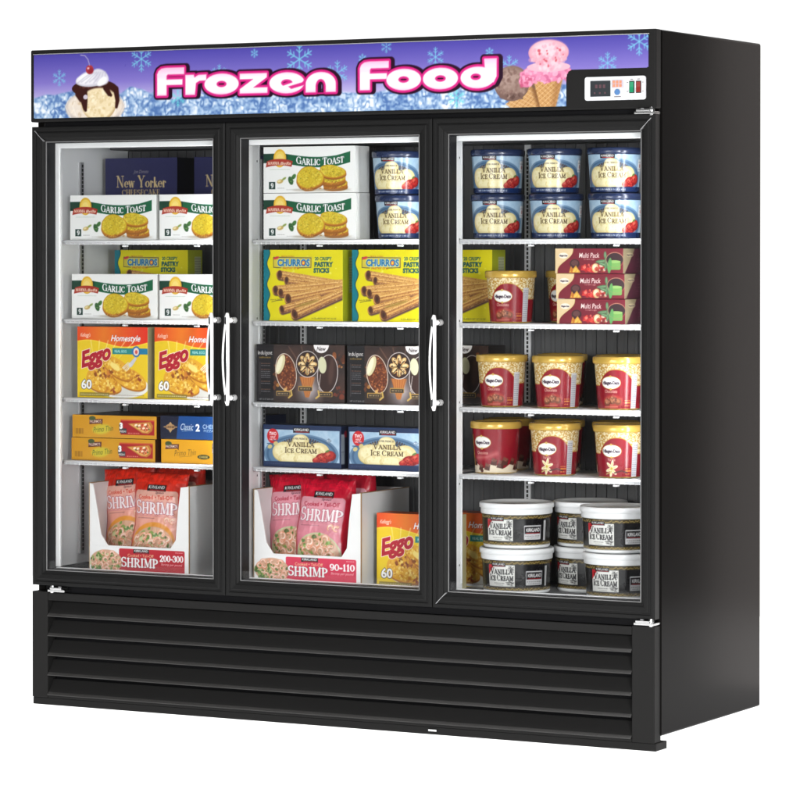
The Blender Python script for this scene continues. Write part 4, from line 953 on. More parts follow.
b = MB(); b.box(1.02, 1.05, .036, .762, .028, 2.0, M_SIDE); part(b, "side_panel", .007, seg=3)
b = MB(); b.box(-1.05, -1.02, .036, .762, .028, 2.0, M_SIDE); part(b, "side_panel", .007, seg=3)
b = MB(); b.box(-1.019, 1.019, .10, .762, 1.975, 1.999, M_SIDE); part(b, "top_panel", .002)
b = MB(); b.box(-1.019, 1.019, .735, .761, .03, 1.974, M_SIDE); part(b, "rear_panel")
b = MB(); b.box(-1.019, 1.019, .10, .734, .30, .355, M_GAP); b.box(-1.019, 1.019, .036, .10, .335, .357, M_GAP); part(b, "deck")
b = MB()   # base frame under everything: front rail with a lip, two side rails
b.box(-1.047, 1.05, .004, .080, -.010, .012, M_BLACK); b.box(-.84, .84, .66, .72, -.010, .0275, M_GAP); b.box(-.84, .84, .0805, .6595, .014, .0275, M_GAP)
part(b, "base_frame", .002)

# header: fascia frame with a lit-looking printed sign and a control panel
b = MB()
b.box(-1.05, 1.05, .0, .0352, 1.779, 2.0, M_BLACK); part(b, "header_fascia", .004)
b = MB(); b.box(-1.0195, 1.0195, .0365, .099, 1.762, 1.975, M_GAP); part(b, "header_lining")
sa = art_sign()
P = panel((-1.036, -.0022, 1.790), (1.028, -.0022, 1.790), (-1.036, -.0022, 1.985), sa.ny, sa.nx)
xm = (sa.X[:-1, :-1] + sa.cell / 2); ym = (sa.Y[:-1, :-1] + .95)
def rr(x, y, x0, x1, y0, y1, r):
    qx = np.abs(x - (x0 + x1) / 2) - (x1 - x0) / 2 + r; qy = np.abs(y - (y0 + y1) / 2) - (y1 - y0) / 2 + r
    return np.hypot(np.maximum(qx, 0), np.maximum(qy, 0)) + np.minimum(np.maximum(qx, qy), 0) - r
keep = ((rr(xm, ym, 0, 1818, 0, 195, 5) < 0) | (rr(xm, ym, 1700, 2064, 103, 195, 5) < 0)) & ~((xm > 1806) & (ym < 103) & (rr(xm, ym, 1812, 2400, -200, 103, 22) < 0)) & ~((xm > 1818) & (ym < 103) & (xm > 1850))
keep = keep | ((xm > 1806) & (xm < 1850) & (ym > 60) & (ym < 104) & (rr(xm, ym, 1812, 2400, -200, 103, 22) > 0))
hs = obj_of("header_sign", grid_mesh("header_sign", [(sa.lin(.70), P, 0, keep)], [P_SIGN]), FZ); hs.matrix_parent_inverse = Matrix.Translation((0, -.38, 0))
b = MB()   # thin bright edge of the sign window
b.box(-1.038, 1.030, -.003, -.0002, 1.9855, 1.9875, M_STEEL); part(b, "sign_edge")

cp = empty("x", (0, 0, 0)); bpy.data.objects.remove(cp)
def rounded(x0, x1, z0, z1, r, n=5):
    pts = []
    for cx_, cz_, a0 in ((x1 - r, z0 + r, -90), (x1 - r, z1 - r, 0), (x0 + r, z1 - r, 90), (x0 + r, z0 + r, 180)):
        for k in range(n + 1):
            t = math.radians(a0 + 90 * k / n); pts.append((cx_ + r * math.cos(t), cz_ + r * math.sin(t)))
    return pts
M_PLATE = mat("pale_control_plate", (0.60, 0.61, 0.63), 0.4)
b = MB(); b.prism(rounded(.834, 1.021, 1.804, 1.870, .007), -.006, -.0003, M_PLATE); CP = part(b, "control_panel", .001)
def sub(mb, name, parent, bevel=0):
    o = mb.build(name, parent, bevel); o.matrix_parent_inverse = Matrix.Identity(4); return o
M_DISP = mat("dark_display_window", (0.018, 0.022, 0.026), 0.25); M_ORANGE = mat("orange_keypad", (0.62, 0.22, 0.12), 0.4); M_BLUE = mat("blue_button", (0.06, 0.16, 0.36), 0.35)
M_GRN = mat("green_rocker", (0.01, 0.22, 0.10), 0.3); M_RED = mat("red_rocker", (0.22, 0.02, 0.015), 0.3); M_DOT = mat("grey_marking", (0.12, 0.10, 0.11), 0.5)
M_GLOW = mat("dim_red_segment", (0.07, 0.025, 0.035), 0.5); M_LAV = mat("lavender_frame", (0.45, 0.42, 0.48), 0.4)
b = MB(); b.box(.853, .914, -.0085, -.0061, 1.8145, 1.8585, M_DISP)
for k in range(3): b.box(.868 + k * .012, .875 + k * .012, -.0091, -.0086, 1.838, 1.848, M_GLOW)
for k in range(3): b.box(.864 + k * .016, .869 + k * .016, -.0091, -.0086, 1.822, 1.827, M_GLOW)
sub(b, "display", CP)
b = MB(); b.box(.919, .953, -.008, -.0061, 1.838, 1.860, M_LAV)
for k in range(3): b.box(.922 + k * .010, .929 + k * .010, -.0095, -.0081, 1.840, 1.848, M_ORANGE); b.box(.922 + k * .010, .929 + k * .010, -.0095, -.0081, 1.850, 1.858, M_ORANGE)
sub(b, "keypad", CP)
b = MB(); b.prism([(.9355 + .0085 * math.cos(t * .3927), 1.826 + .0085 * math.sin(t * .3927)) for t in range(16)], -.0095, -.0061, M_BLUE); sub(b, "button", CP, .001)
for x, m in ((.972, M_GRN), (.9925, M_RED)):
    b = MB(); b.box(x, x + .0155, -.0075, -.0061, 1.822, 1.856, M_SLOT)
    i = len(b.v); b.v += [(x + .002, -.0076, 1.8245), (x + .0135, -.0076, 1.8245), (x + .0135, -.0076, 1.8535), (x + .002, -.0076, 1.8535), (x + .002, -.0125, 1.8245), (x + .0135, -.0125, 1.8245), (x + .0135, -.009, 1.839), (x + .002, -.009, 1.839), (x + .0135, -.0095, 1.8535), (x + .002, -.0095, 1.8535)]
    k = b.slot(m)
    for q in ((4, 5, 6, 7), (7, 6, 8, 9), (0, 1, 5, 4), (9, 8, 2, 3), (0, 4, 7), (0, 7, 3), (7, 9, 3), (1, 6, 5), (1, 2, 6), (6, 2, 8)): b.f.append(tuple(i + j for j in q)); b.mi.append(k); b.sm.append(False)
    sub(b, "rocker_switch", CP)
b = MB()
for (x, z, w, h) in ((.925, 1.812, .021, .0022), (.964, 1.851, .004, .002), (.964, 1.826, .004, .002), (1.011, 1.851, .004, .002), (.975, 1.860, .008, .002), (.996, 1.860, .008, .002), (1.011, 1.826, .004, .002)): b = MB(); b.box(x, x + w, -.0066, -.0061, z, z + h, M_DOT); sub(b, "marking", CP)


# hinges ------------------------------------------------------------
def hinge(x, z, s):
    b = MB(); b.box(min(x, x + s * .062), max(x, x + s * .062), -.004, .045, z, z + .007, M_CHROME); b.box(min(x + s * .008, x + s * .05), max(x + s * .008, x + s * .05), -.010, .03, z + .0075, z + .014, M_CHROME)
    b.tube([(x + s * .050, .006, z - .004), (x + s * .050, .006, z + .019)], .0075, M_CHROME, 12); b.tube([(x + s * .022, .004, z + .0135), (x + s * .022, .004, z + .0165)], .006, M_STEEL, 8)
    part(b, "hinge", .0012)
hinge(.985, 1.764, 1); hinge(-.925, .339, -1); hinge(-.985, .339, -1) if False else None; hinge(.985, .341, 1)

# doors ----------------------------------------------------------------
PROF = [(0, .034), (0, .003), (.003, 0), (.011, 0), (.013, .003), (.0165, .003), (.0185, 0), (.0215, -.001), (.034, .001), (.0365, .006), (.043, .008), (.0455, .012), (.0455, .034)]
def door(x0, x1, handle_x, seams, hinge_left):
    z0, z1 = .3572, 1.7645
    b = MB(); k = b.slot(M_FRAME); lo = []
    for a_, y in PROF:
        i = len(b.v); b.v += [(x0 + a_, y, z0 + a_), (x1 - a_, y, z0 + a_), (x1 - a_, y, z1 - a_), (x0 + a_, y, z1 - a_)]; lo.append(i)
    for p, q in zip(lo, lo[1:]):
        for c in range(4):
            d = (c + 1) % 4; b.f.append((p + c, p + d, q + d, q + c)); b.mi.append(k); b.sm.append(False)
    p, q = lo[-1], lo[0]
    for c in range(4):
        d = (c + 1) % 4; b.f.append((p + c, p + d, q + d, q + c)); b.mi.append(k); b.sm.append(False)
    D = part(b, "door", .0006, seg=1)
    g = MB(); i = .0456   # inner bead: thin silver line round the glass, then black rubber
    for (xa, xb, za, zb) in ((x0 + i, x0 + i + .0025, z0 + i, z1 - i), (x1 - i - .0025, x1 - i, z0 + i, z1 - i), (x0 + i + .0026, x1 - i - .0026, z1 - i - .0022, z1 - i), (x0 + i + .0026, x1 - i - .0026, z0 + i, z0 + i + .0022)): g.box(xa, xb, .0110, .0128, za, zb, M_BEAD)
    for (xa, xb, za, zb) in ((x0 + i, x0 + i + .004, z0 + i, z1 - i), (x1 - i - .004, x1 - i, z0 + i, z1 - i), (x0 + i + .0041, x1 - i - .0041, z1 - i - .004, z1 - i), (x0 + i + .0041, x1 - i - .0041, z0 + i, z0 + i + .004)): g.box(xa, xb, .0135, .056, za, zb, M_GASKET)
    sub(g, "glass_bead", D)
    g = MB(); g.box(x0 + .0468, x1 - .0468, .0145, .0185, z0 + .0468, z1 - .0468, M_GLASS); sub(g, "glass_pane", D)
    if seams:
        g = MB()
        for (sx, sz) in seams:
            xc, zc = (x0 if sx < 0 else x1), (z0 if sz < 0 else z1)
            pa = Vector((xc - sx * .012, -.0004, zc - sz * .012)); pb = Vector((xc - sx * .044, -.0004, zc - sz * .044))
            n_ = Vector((-(pb - pa).z, 0, (pb - pa).x)).normalized() * .0006
            g.prism([((pa - n_).x, (pa - n_).z), ((pa + n_).x, (pa + n_).z), ((pb + n_).x, (pb + n_).z), ((pb - n_).x, (pb - n_).z)][::-1], -.0012, .013, M_STEEL)
            sub(g, "mitre_seam", D); g = MB()
    # handle: flat white bar, slim bowed rail in front of it, two posts
    h = MB(); hx = handle_x; za, zb = .926, 1.200
    h.tube([(hx, -.040, za), (hx, -.042, za + .012), (hx, -.042, zb - .012), (hx, -.040, zb)], [.0045, .0078, .0078, .0045], M_HANDLE, 14)
    bow = [(hx - .002, -.044 - .019 * math.sin(math.pi * t / 14) ** .8, za + .022 + (zb - za - .044) * t / 14) for t in range(15)]
    h.tube(bow, .0032, M_HANDLE, 10)
    h.tube([(hx - .0015, -.047, zb - .012), (hx - .001, -.050, za + .14), (hx - .0015, -.047, za + .012)], .0035, M_GAP, 8)  # black tube put in for the dark gap between bar and bow
    for z in (za + .022, zb - .022): h.tube([(hx, -.042, z), (hx, -.018, z), (hx, .001, z)], [.0075, .0075, .0095], M_HANDLE, 14); h.tube([(hx, -.022, z), (hx, -.018, z)], .0088, M_CHROME, 14)
    sub(h, "handle", D)
    return D
door(-1.047, -.3525, -.3735, [(-1, 1)], True)
door(-.3505, .3455, -.3180, [], False)
door(.3475, 1.047, .3745, [(-1, -1), (1, 1)], False)
for _o in list(bpy.data.objects):
    if _o.name.startswith(("glass_", "handle", "mitre")): pass

# grille -----------------------------------------------------------------
b = MB(); b.box(-1.0, 1.0, .05, .055, .014, .33, M_GAP)
b.box(-1.047, -.9895, .0, .045, .0125, .3385, M_BLACK); b.box(.978, 1.047, .0, .045, .0125, .3385, M_BLACK)
b.box(-.989, .9775, .0, .012, .312, .336, M_BLACK); b.box(-.989, .9775, .0005, .014, .0125, .0235, M_BLACK)
GR = part(b, "grille_panel", .0025)
for k in range(5):
    zt = .262 + .0 - k * .0605
    zb = max(zt - .0005, .02)
    s_ = MB(); top = zt + .052 if k else .311
    poly = [(.0, zt), (-.0045, zt + .0015), (-.0045, zt + .0040), (.0030, zt + .0105), (.030, top - .004), (.033, top - .004), (.033, top - .007), (.004, zt + .001)]
    i = len(s_.v); n = len(poly); kk = s_.slot(M_BLACK)
    s_.v += [(-.9885, y, z) for y, z in poly] + [(.977, y, z) for y, z in poly]
    s_.f.append(tuple(range(i, i + n))); s_.f.append(tuple(range(i + 2 * n - 1, i + n - 1, -1)))
    for q in range(n): s_.f.append((i + q, i + n + q, i + n + (q + 1) % n, i + (q + 1) % n))
    s_.mi += [kk] * 2 + [s_.slot(M_LIP) if q in (1, 2) else kk for q in range(n)]; s_.sm += [False] * (n + 2)
    sub(s_, "louvre", GR, .0016)
b = MB(); b.box(.335, .362, -.0012, .0035, .0000, .0055, M_CHROME); part(b, "nameplate")

# interior ----------------------------------------------------------------
b = MB(); b.box(-1.019, -1.0, .058, .47, .41, 1.73, M_WHITE)
b.box(-1.0005, -.982, .0575, .066, .41, 1.72, M_TRIM); b.box(-1.0, -.990, .067, .082, .41, 1.715, M_TRIM)
part(b, "liner_wall", .003)
b = MB(); b.box(1.0, 1.019, .058, .47, .41, 1.73, M_WHITE); part(b, "liner_wall", .003)
b = MB(); b.box(-1.0, 1.0, .4705, .49, .40, 1.74, M_BACK)
x = -.995
while x < .99:
    b.box(x, x + .011, .4655, .470, .41, 1.73, M_BACK); x += .034
part(b, "back_panel", .001, seg=1)
b = MB(); b.box(-1.0, 1.0, .075, .47, 1.7305, 1.76, M_CEIL); b.box(-.96, .96, .30, .46, 1.700, 1.729, M_CEIL); part(b, "ceiling_panel", .004)
b = MB(); b.box(-1.0, 1.0, .058, .074, 1.699, 1.729, M_TRIM); part(b, "upper_trim", .004, seg=3)
b = MB(); b.box(-1.0, 1.0, .075, .47, .372, .3925, M_CEIL); part(b, "liner_floor", .002)
b = MB(); b.box(-1.0, 1.0, .057, .0745, .372, .4085, M_TRIM); part(b, "lower_trim", .004, seg=3)
for (xa, xb, yb) in ((-.392, -.318, .148), (.312, .3865, .112)):
    b = MB(); b.box(xa, xb, .0585, yb, .404, 1.7285, M_TRIM); b.box(xb - .0005, xb + .0018, yb - .008, yb - .001, .42, 1.70, M_WHITE)
    z = .47
    while z < 1.7: b.box(xb + .0002, xb + .0012, yb - .020, yb - .016, z, z + .006, M_SLOT); z += .236
    part(b, "mullion", .003)
M_LED = mat("led_tube", (1, 1, 1), 0.4, emit=2.0)
for x in (-.3925, .3115, .9995):   # the freezer's own light tubes, tucked behind the hinge-side door stiles
    b = MB(); b.box(x - .006, x - .0003, .074, .094, .74, 1.69, M_LED); part(b, "light_tube", .002)
    lo_ = area("light_tube_glow", (x - .0085, .084, 1.215), (x - 1, .20, 1.215), .018, .94, LED_W, (.97, .985, 1.0)); lo_.rotation_euler = (math.radians(90), 0, math.radians(90 - 5))
def standard(x, y, ax, z0=.44, z1=1.66):
    """slotted shelf standard; ax 1 faces +x on a side wall, 0 faces the door on the back wall"""
    b = MB()
    if ax: b.box(x, x + .006, y - .010, y + .010, z0, z1, M_STEEL)
    else: b.box(x - .010, x + .010, y - .006, y, z0, z1, M_WIRE)
    z = z0 + .01
    while z < z1 - .012:
        if ax: b.box(x + .0055, x + .0066, y - .001, y + .007, z, z + .0095, M_SLOT)
        else: b.box(x - .003, x + .003, y - .0066, y - .0055, z, z + .009, M_SLOT)
        z += .0127
    part(b, "shelf_standard")
standard(-1.0, .198, 1); standard(-1.0, .42, 1)
standard(-.318, .158, 1); standard(.425, .4652, 0, .41, 1.7); standard(-.35, .4652, 0, .41, 1.7)
for k, (xa, xb) in enumerate(((-.994, -.396), (-.308, .304), (.390, .998))):
    for z in (1.4175, 1.175, .932, .7385):
        b = MB(); yf = .092
        b.tube([(xa, yf, z - .0042), (xb, yf, z - .0042)], .0044, M_WIRE, 10)
        b.tube([(xa, yf + .001, z - .0112), (xb, yf + .001, z - .0112)], .0030, M_WIRE, 8)
        b.tube([(xa, .455, z - .008), (xb, .455, z - .008)], .0035, M_WIRE, 8)
        b.tube([(xa, .27, z - .010), (xb, .27, z - .010)], .0030, M_WIRE, 6)
        b.tube([(xa + .003, yf, z - .006), (xa + .003, .455, z - .006)], .0038, M_WIRE, 8); b.tube([(xb - .003, yf, z - .006), (xb - .003, .455, z - .006)], .0038, M_WIRE, 8)
        x = xa + .012
        while x < xb - .008:
            b.tube([(x, yf, z - .0150), (x, yf - .0015, z - .006), (x, yf + .003, z - .0022), (x, .455, z - .0022)], .0019, M_WIRE, 5); x += .0165
        for bx in (xa + .22, xb - .12): b.box(bx, bx + .014, yf - .002, yf + .01, z - .021, z - .0165, M_WIRE)
        part(b, "wire_shelf")

# ================================================================== the goods
def place(proto, used, loc, label, cat, group, rz=0.0):
    if not used: proto.location = loc; proto.rotation_euler = (0, 0, rz); c = proto
    else: c = copy_thing(proto, loc, rz)
    used.append(1); tag(c, label, cat, group); return c
def cartons(name, mesh, spots, cat, group):
    """spots: (left x, front y, z, label, turn)"""
    o = obj_of(name, mesh); used = []
    for (x, y, z, lab, rz) in spots: place(o, used, (x, y + abs(rz) * .4, z), lab, cat, group, rz * 2.4)
SH = (1.4183, 1.1758, .9328, .7393); FLR = .3932
me = carton_mesh("garlic_toast_box", .315, .137, .085, art_toast(), None, (.90, .90, .89), (.93, .93, .93))
ts = (-.8125, -.486); G = "white and green garlic toast boxes"
cartons("garlic_toast_box", me, [
 (-.8145, .100, SH[0], "garlic toast box in the left door, upper pair, beside the left wall", 0),
 (-.4880, .100, SH[0], "garlic toast box in the left door, upper pair, half hidden by the door edge", 0.004),
 (-.8110, .100, SH[1], "garlic toast box in the left door, above the waffle boxes, beside the left wall", -.004),
 (-.4880, .100, SH[1], "garlic toast box above the waffle boxes, half hidden by the left door's edge", 0.003),
 (-.1190, .100, SH[0], "lower garlic toast box of the stack in the middle door, resting on the wire shelf", 0.003),
 (-.1210, .100, SH[0] + .1385, "upper garlic toast box of the stack in the middle door, at the very top", -.004)], "box", G)
me = carton_mesh("cheesecake_box", .266, .256, .12, art_cheesecake(), None, (.05, .05, .10), (.10, .10, .22))
cartons("cheesecake_box", me, [(-.8415, .30, SH[0], "navy cheesecake box standing behind the upper garlic toast boxes, its title in full view", 0), (-.5130, .30, SH[0], "navy cheesecake box behind the garlic toast boxes, mostly cut off by the door frame", 0)], "box", "navy cheesecake boxes")
ca = art_churro(); side_g = art_side(80, 212, rgb(188, 196, 40), 4)
me = carton_mesh("churro_box", .270, .211, .085, ca, side_g, (.72, .76, .14), (.8, .84, .3))
cartons("churro_box", me, [
 (-.1415, .100, SH[1], "left one of the two yellow churro boxes in the middle door", .003),
 (.1600, .100, SH[1], "yellow churro box cut off by the middle door's right edge", -.004),
 (-.8050, .30, SH[1], "yellow churro box in the left door, peeking out behind the garlic toast boxes", 0),
 (.2860, .235, SH[1], "yellow churro box in the right door, in shade behind the lone red tub", 0)], "box", "yellow churro boxes")
wa = art_waffle(); wside = art_side(56, 218, rgb(206, 196, 150), 6, False)
me = carton_mesh("waffle_box", .256, .218, .080, wa, wside, (.62, .56, .40), (.85, .35, .12))
cartons("waffle_box", me, [
 (-.8180, .100, SH[2], "yellow and red waffle box in the left door, beside the left wall, fully in view", .003),
 (-.5370, .100, SH[2], "yellow and red waffle box in the left door, partly behind the door handle", -.003),
 (.2160, .140, FLR, "yellow and red waffle box on the freezer floor, right of the shrimp tray", 0),
 (.3350, .26, FLR, "yellow and red waffle box in shade behind the white ice cream pails", 0)], "box", "yellow and red waffle boxes")
me = carton_mesh("pizza_box", .306, .069, .26, art_pizza_slice(), None, (.30, .17, .08), (.32, .18, .08))
cartons("pizza_box", me, [(-.8150, .100, SH[3], "lower yellow pizza box with a slice on red, in the left stack", 0), (-.8130, .102, SH[3] + .0705, "upper yellow pizza box with a slice on red, topping the left stack", .004)], "box", "yellow pizza boxes with a slice")
cartons("pizza_box", carton_mesh("pizza_box_plain", .290, .072, .26, art_pizza_plain(), None, (.55, .38, .10), (.5, .34, .1)), [(-.4960, .102, SH[3], "plain yellow pizza box under the blue one, cut off by the door edge", 0)], "box", None)
cartons("pizza_box", carton_mesh("pizza_box_blue", .290, .070, .26, art_blue(), None, (.05, .09, .2), (.06, .06, .10)), [(-.5000, .104, SH[3] + .0735, "blue pizza box with a gold diamond emblem on top of a yellow one", 0)], "box", None)
me = carton_mesh("ice_cream_bar_box", .302, .172, .11, art_bars(), None, (.10, .07, .06), (.14, .10, .09))
cartons("ice_cream_bar_box", me, [
 (-.1505, .100, SH[2], "left one of the two black chocolate bar boxes in the middle door", .003),
 (.1595, .100, SH[2], "black chocolate bar box cut off by the middle door's right edge", -.003),
 (.2450, .26, SH[2], "black chocolate bar box in deep shade behind the left red tub", 0)], "box", "black ice cream bar boxes")
me = carton_mesh("ice_cream_box", .268, .126, .10, art_icebox(), art_iceside(), (.08, .11, .2), (.07, .10, .18))
cartons("ice_cream_box", me, [(-.1445, .100, SH[3], "left one of the two blue vanilla ice cream boxes above the crimson shrimp bags", 0), (.1480, .100, SH[3], "blue vanilla ice cream box cut off by the middle door's right edge", 0)], "box", "blue vanilla ice cream boxes")
me = carton_mesh("mini_cup_box", .2135, .0705, .15, art_multi(), art_multiside(), (.25, .08, .13), (.3, .1, .15))
cartons("mini_cup_box", me, [(.8040, .100, SH[1], "maroon multi pack box at the bottom of its stack of three", 0), (.8010, .100, SH[1] + .072, "maroon multi pack box in the middle of its stack of three", .003), (.7975, .100, SH[1] + .144, "maroon multi pack box on top of its stack of three", -.003)], "box", "maroon multi pack boxes")

# ---- blue tubs
def lid_profile(r, z, h, lip=.002): return [(0, z + h - .003), (r * .80, z + h - .003), (r * .84, z + h), (r - .003, z + h), (r, z + h - .003), (r, z + .004), (r - .001, z), (r - lip - .001, z), (0, z)][::-1]
def make_tub(name, art, r0, r1, h, lid_m, lid_h, lid_r, z0, base_m=None, rim=None):
    t = empty(name, (0, 0, 0))
    ang = math.radians(-90 + 17)
    bd = obj_of("tub_wall", tub_body("tub_wall", art, r0, r1, h, z0, ang), t)
    l = MB(); l.lathe(lid_profile(lid_r, z0 + h - .004, lid_h), lid_m)
    if rim:
        l.lathe([(r1 + .0005, z0 + h - .012), (lid_r - .002, z0 + h - .011), (lid_r - .002, z0 + h - .005), (r1, z0 + h - .004)], lid_m)
    l.build("lid", t)
    u = MB(); u.lathe([(0, 0), (r0 - .004, 0), (r0, .003), (r0 + .0008, z0 + .0005), (r0 - .003, z0 + .0006), (0, z0 + .0007)], base_m or lid_m); u.build("base", t)
    return t
t = make_tub("ice_cream_tub", art_blue_tub(), .0690, .0765, .112, M_NAVY, .018, .0795, .003); u = []; G = "round blue vanilla ice cream tubs"
for (x, y, z, lab, rz) in (
 (.4660, .182, SH[0], "blue vanilla tub in the right door, lower row of six, leftmost", 0), (.6560, .180, SH[0], "blue vanilla tub in the right door, lower row of six, middle one", .03), (.8450, .178, SH[0], "blue vanilla tub in the right door, lower row of six, nearest the hinge side", -.03),
 (.4660, .182, SH[0] + .1295, "blue vanilla tub in the right door, top row of six, leftmost", -.02), (.6510, .180, SH[0] + .1295, "blue vanilla tub in the right door, top row of six, middle one", .02), (.8420, .178, SH[0] + .1295, "blue vanilla tub in the right door, top row of six, nearest the hinge side", 0),
 (.1500, .180, SH[0], "blue vanilla tub in the middle door, lower one, beside the garlic toast", -.1), (.1390, .180, SH[0] + .1295, "blue vanilla tub in the middle door, stacked on its twin beside the garlic toast", -.1)):
    place(t, u, (x, y, z), lab, "tub", G, rz)
# ---- red and gold tubs
def red_tub(kind): return make_tub("ice_cream_tub", art_choc(kind), .0605, .0705, .131, M_GOLD, .0205, .0755, .003, rim=None)
t = red_tub('choc'); u = []; G = "red chocolate ice cream tubs with gold lids"
for (x, y, z, lab, rz) in (
 (.5120, .176, SH[1], "red chocolate tub with a gold lid standing alone left of the maroon boxes", 0),
 (.4830, .176, SH[2], "leftmost red chocolate tub of the row of three under the lone tub", 0), (.6640, .176, SH[2], "middle red chocolate tub of the row of three below the maroon boxes", .03), (.8570, .176, SH[2], "rightmost red chocolate tub of the row of three, cut by the door edge", -.02),
 (.6290, .335, SH[1], "shaded red tub behind the lone chocolate tub", -.3)):
    place(t, u, (x, y, z), lab, "tub", G, rz)
t = red_tub('old'); u = []; G = "red tubs with chocolate chunks round the foot"
for (x, y, z, lab, rz) in ((.4640, .176, SH[3], "red tub with brown chocolate chunks round its foot, in the front row", 0), (.5920, .335, SH[3], "shaded tub behind the gap between the chunk tub and the first vanilla tub", -.2), (.7800, .335, SH[3], "shaded tub with chocolate chunks between the two front vanilla tubs", -.2),
    (.6000, .335, SH[2], "shaded tub behind the gap between the left and middle chocolate tubs", -.2), (.7900, .335, SH[2], "shaded tub behind the gap between the middle and right chocolate tubs", -.2), (.420, .345, SH[3], "shaded tub at the back left corner behind the chunk tub", -.2)):
    place(t, u, (x, y, z), lab, "tub", G, rz)
t = red_tub('vanilla'); u = []
for (x, y, z, lab, rz) in ((.6530, .178, SH[3], "red vanilla tub with a cream flower, in the middle of its shelf", 0), (.8570, .178, SH[3], "red vanilla tub with a cream flower, cut by the door edge", 0)):
    place(t, u, (x, y, z), lab, "tub", "red vanilla tubs with a flower", rz)
# ---- white pails
def make_pail():
    t = empty("ice_cream_pail", (0, 0, 0))
    obj_of("pail_wall", tub_body("pail_wall", art_white_tub(), .0975, .1015, .088, .010, math.radians(-90 + 29)), t)
    l = MB(); l.lathe([(.1017, .0982), (.1035, .0985), (.1045, .1015), (.1045, .113), (.1055, .1145), (.1085, .1155), (.1085, .1275), (.1065, .1305), (.100, .1308), (.097, .1265), (0, .1265)], M_LIDW, 72); l.build("lid", t)
    u_ = MB(); u_.lathe([(0, 0), (.092, 0), (.0955, .003), (.0972, .0098), (.09, .0101), (0, .0102)], M_LIDW, 72); u_.build("base", t)
    return t
t = make_pail(); u = []; G = "white ice cream pails on the freezer floor"; HP = .1315
for (x, y, z, lab, rz) in (
 (.5160, .207, FLR, "white vanilla pail, lower one of the front left stack", .05), (.5155, .207, FLR + HP, "white vanilla pail, upper one of the front left stack", 0),
 (.8470, .207, FLR, "white vanilla pail, lower one of the stack cut by the door edge", .03), (.8380, .207, FLR + HP, "white vanilla pail, upper one of the stack cut by the door edge", -.02),
 (.6850, .350, FLR, "shaded white pail, lower one of the rear stack between the front stacks", -.3), (.6850, .350, FLR + HP, "shaded white pail, upper one of the rear stack between the front stacks", -.33)):
    place(t, u, (x, y, z), lab, "pail", G, rz)

# ---- shrimp trays and bags
def tray(x0, x1, label, art):
    y0, d, z0 = .084, .30, FLR; w = x1 - x0; T = empty("display_tray", (x0 + w / 2, y0, z0), label, "tray", "white shrimp trays"); c = w / 2; H_ = .277
    me_ = grid_mesh("front_panel", [(art.lin(), panel((-c, -.0006, .001), (c, -.0006, .001), (-c, -.0006, .083), art.ny, art.nx), 0, None)], [P_CARD]); obj_of("printed_panel", me_, T)
    b = MB()
    # the front with its scooped opening, as convex strips
    for q in ([(-c, 0), (c, 0), (c, .088), (-c, .088)], [(-c, .0881), (-c + .066, .0881), (-c + .042, .120), (-c, .120)], [(-c, .1201), (-c + .042, .1201), (-c + .027, .20), (-c, .20)], [(-c, .2001), (-c + .027, .2001), (-c + .012, H_ - .003), (-c, H_)],
              [(c - .064, .0881), (c, .0881), (c, .114), (c - .046, .114)], [(c - .046, .1141), (c, .1141), (c, .20), (c - .038, .20)], [(c - .038, .2001), (c, .2001), (c, H_), (c - .028, H_ - .003)]): b.prism(q, 0, .004, M_CARDW)
    b.box(c - .004, c, .0042, d, 0, H_ * 1.0, M_CARDW); b.box(-c, -c + .004, .0042, d, 0, H_, M_CARDW); b.box(-c + .0042, c - .0042, d - .004, d, 0, H_, M_CARDW); b.box(-c + .0042, c - .0042, .0042, d - .0042, 0, .004, M_CARDW)
    b.build("tray_wall", T)
    e = [MB() for _ in range(2)]; e[0].box(c + .0001, c + .0028, -.0002, .0035, 0, H_, M_KRAFT); e[1].box(-c - .0030, -c - .0001, -.0002, .02, 0, H_, M_KRAFT); e[0].box(c - .004, c + .0028, -.0002, d, H_ + .0002, H_ + .0022, M_KRAFT); e[1].box(-c - .003, -c + .004, -.0002, d, H_ + .0002, H_ + .0022, M_KRAFT)
    for side in e: side.build("cut_edge", T)
tray(-.890, -.532, "white cardboard tray with a red 200-300 front in the left door", art_tray("200-300", rgb(186, 20, 40), 3))
tray(-.300, .064, "white cardboard tray with a pink-red 90-110 front in the middle door", art_tray("90-110", rgb(214, 52, 84), 7))
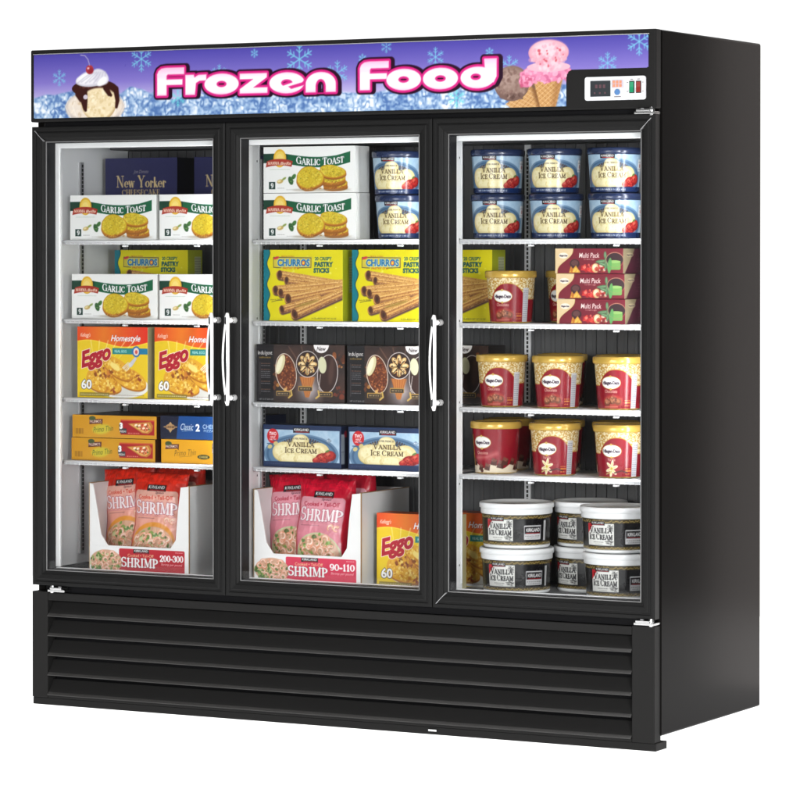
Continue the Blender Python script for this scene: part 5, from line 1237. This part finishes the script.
def bag_mesh(name, art, w, h, dep, seed):
    nx, ny = art.nx, art.ny; u_ = np.linspace(-1, 1, nx)[None, :]; v = np.linspace(0, 1, ny)[:, None]
    e = np.clip(1 - np.abs(u_) ** 4, 0, 1) ** .6 * np.clip(np.minimum(v / .14, (1 - v) / .24), 0, 1) ** .55
    U, V_ = np.meshgrid(np.linspace(0, w * 1000, nx), np.linspace(0, h * 1000, ny))
    n = fbm(U, V_, 46, seed) - .5; cr = fbm(U * 1.0, V_ * .35, 12, seed + 3) - .5; top = np.clip((v - .78) / .2, 0, 1)
    wob = .004 * np.sin(v * 9 + seed) + 0 * u_
    X_ = u_ * w / 2 * (1 - .05 * np.sin(v * math.pi)) + wob; Z_ = v * h + 0 * u_
    Yf = -dep / 2 * e + n * .012 * e + cr * .010 * (.25 + top); Yb = dep / 2 * e + n * .01 * e + .0015
    Yf[:, 0] = Yf[:, -1] = 0; Yb[:, 0] = Yb[:, -1] = .0; sc = s2l(art.C[-1, 0]) * .8
    st = 6; F_ = np.stack([X_, Yf, Z_], -1); B_ = np.stack([X_, Yb, Z_], -1)[::st, ::-st]
    return grid_mesh(name, [(art.lin(.82), F_, 0, None), (np.ones(B_.shape) * sc, B_, 0, None)], [P_FILM])
warm = [art_bag(rgb(214, 42, 22), True, 3), art_bag(rgb(204, 16, 48), False, 8)]
for k, (art, spots) in enumerate(zip(warm, (
    [(-.795, .185, .416, "orange-red shrimp bag leaning left in the left tray, partly behind its neighbour", .10, -.02), (-.682, .145, .404, "orange-red shrimp bag in the left tray, front one with its whole label in view", -.02, .02), (-.668, .255, .430, "orange-red shrimp bag at the back of the left tray, only its red top showing", 0, 0)],
    [(-.205, .185, .416, "crimson shrimp bag in the middle tray, left one, cut by its neighbour", .08, -.02), (-.100, .145, .404, "crimson shrimp bag in the middle tray, front one with its whole label in view", -.02, .01), (-.075, .255, .430, "crimson shrimp bag at the back of the middle tray, only its red top showing", 0, 0)]))):
    me = bag_mesh("shrimp_bag", art, .190, .300, .085, 3 + k * 4); o = obj_of("shrimp_bag", me)
    for j, (x, y, z, lab, ry, rz) in enumerate(spots):
        q = o if j == 0 else o.copy()
        if j: COL.objects.link(q)
        q.location = (x, y, z); q.rotation_euler = (math.radians(-5 if j < 2 else 0), -ry, rz); tag(q, lab, "bag", "orange-red shrimp bags" if k == 0 else "crimson shrimp bags")
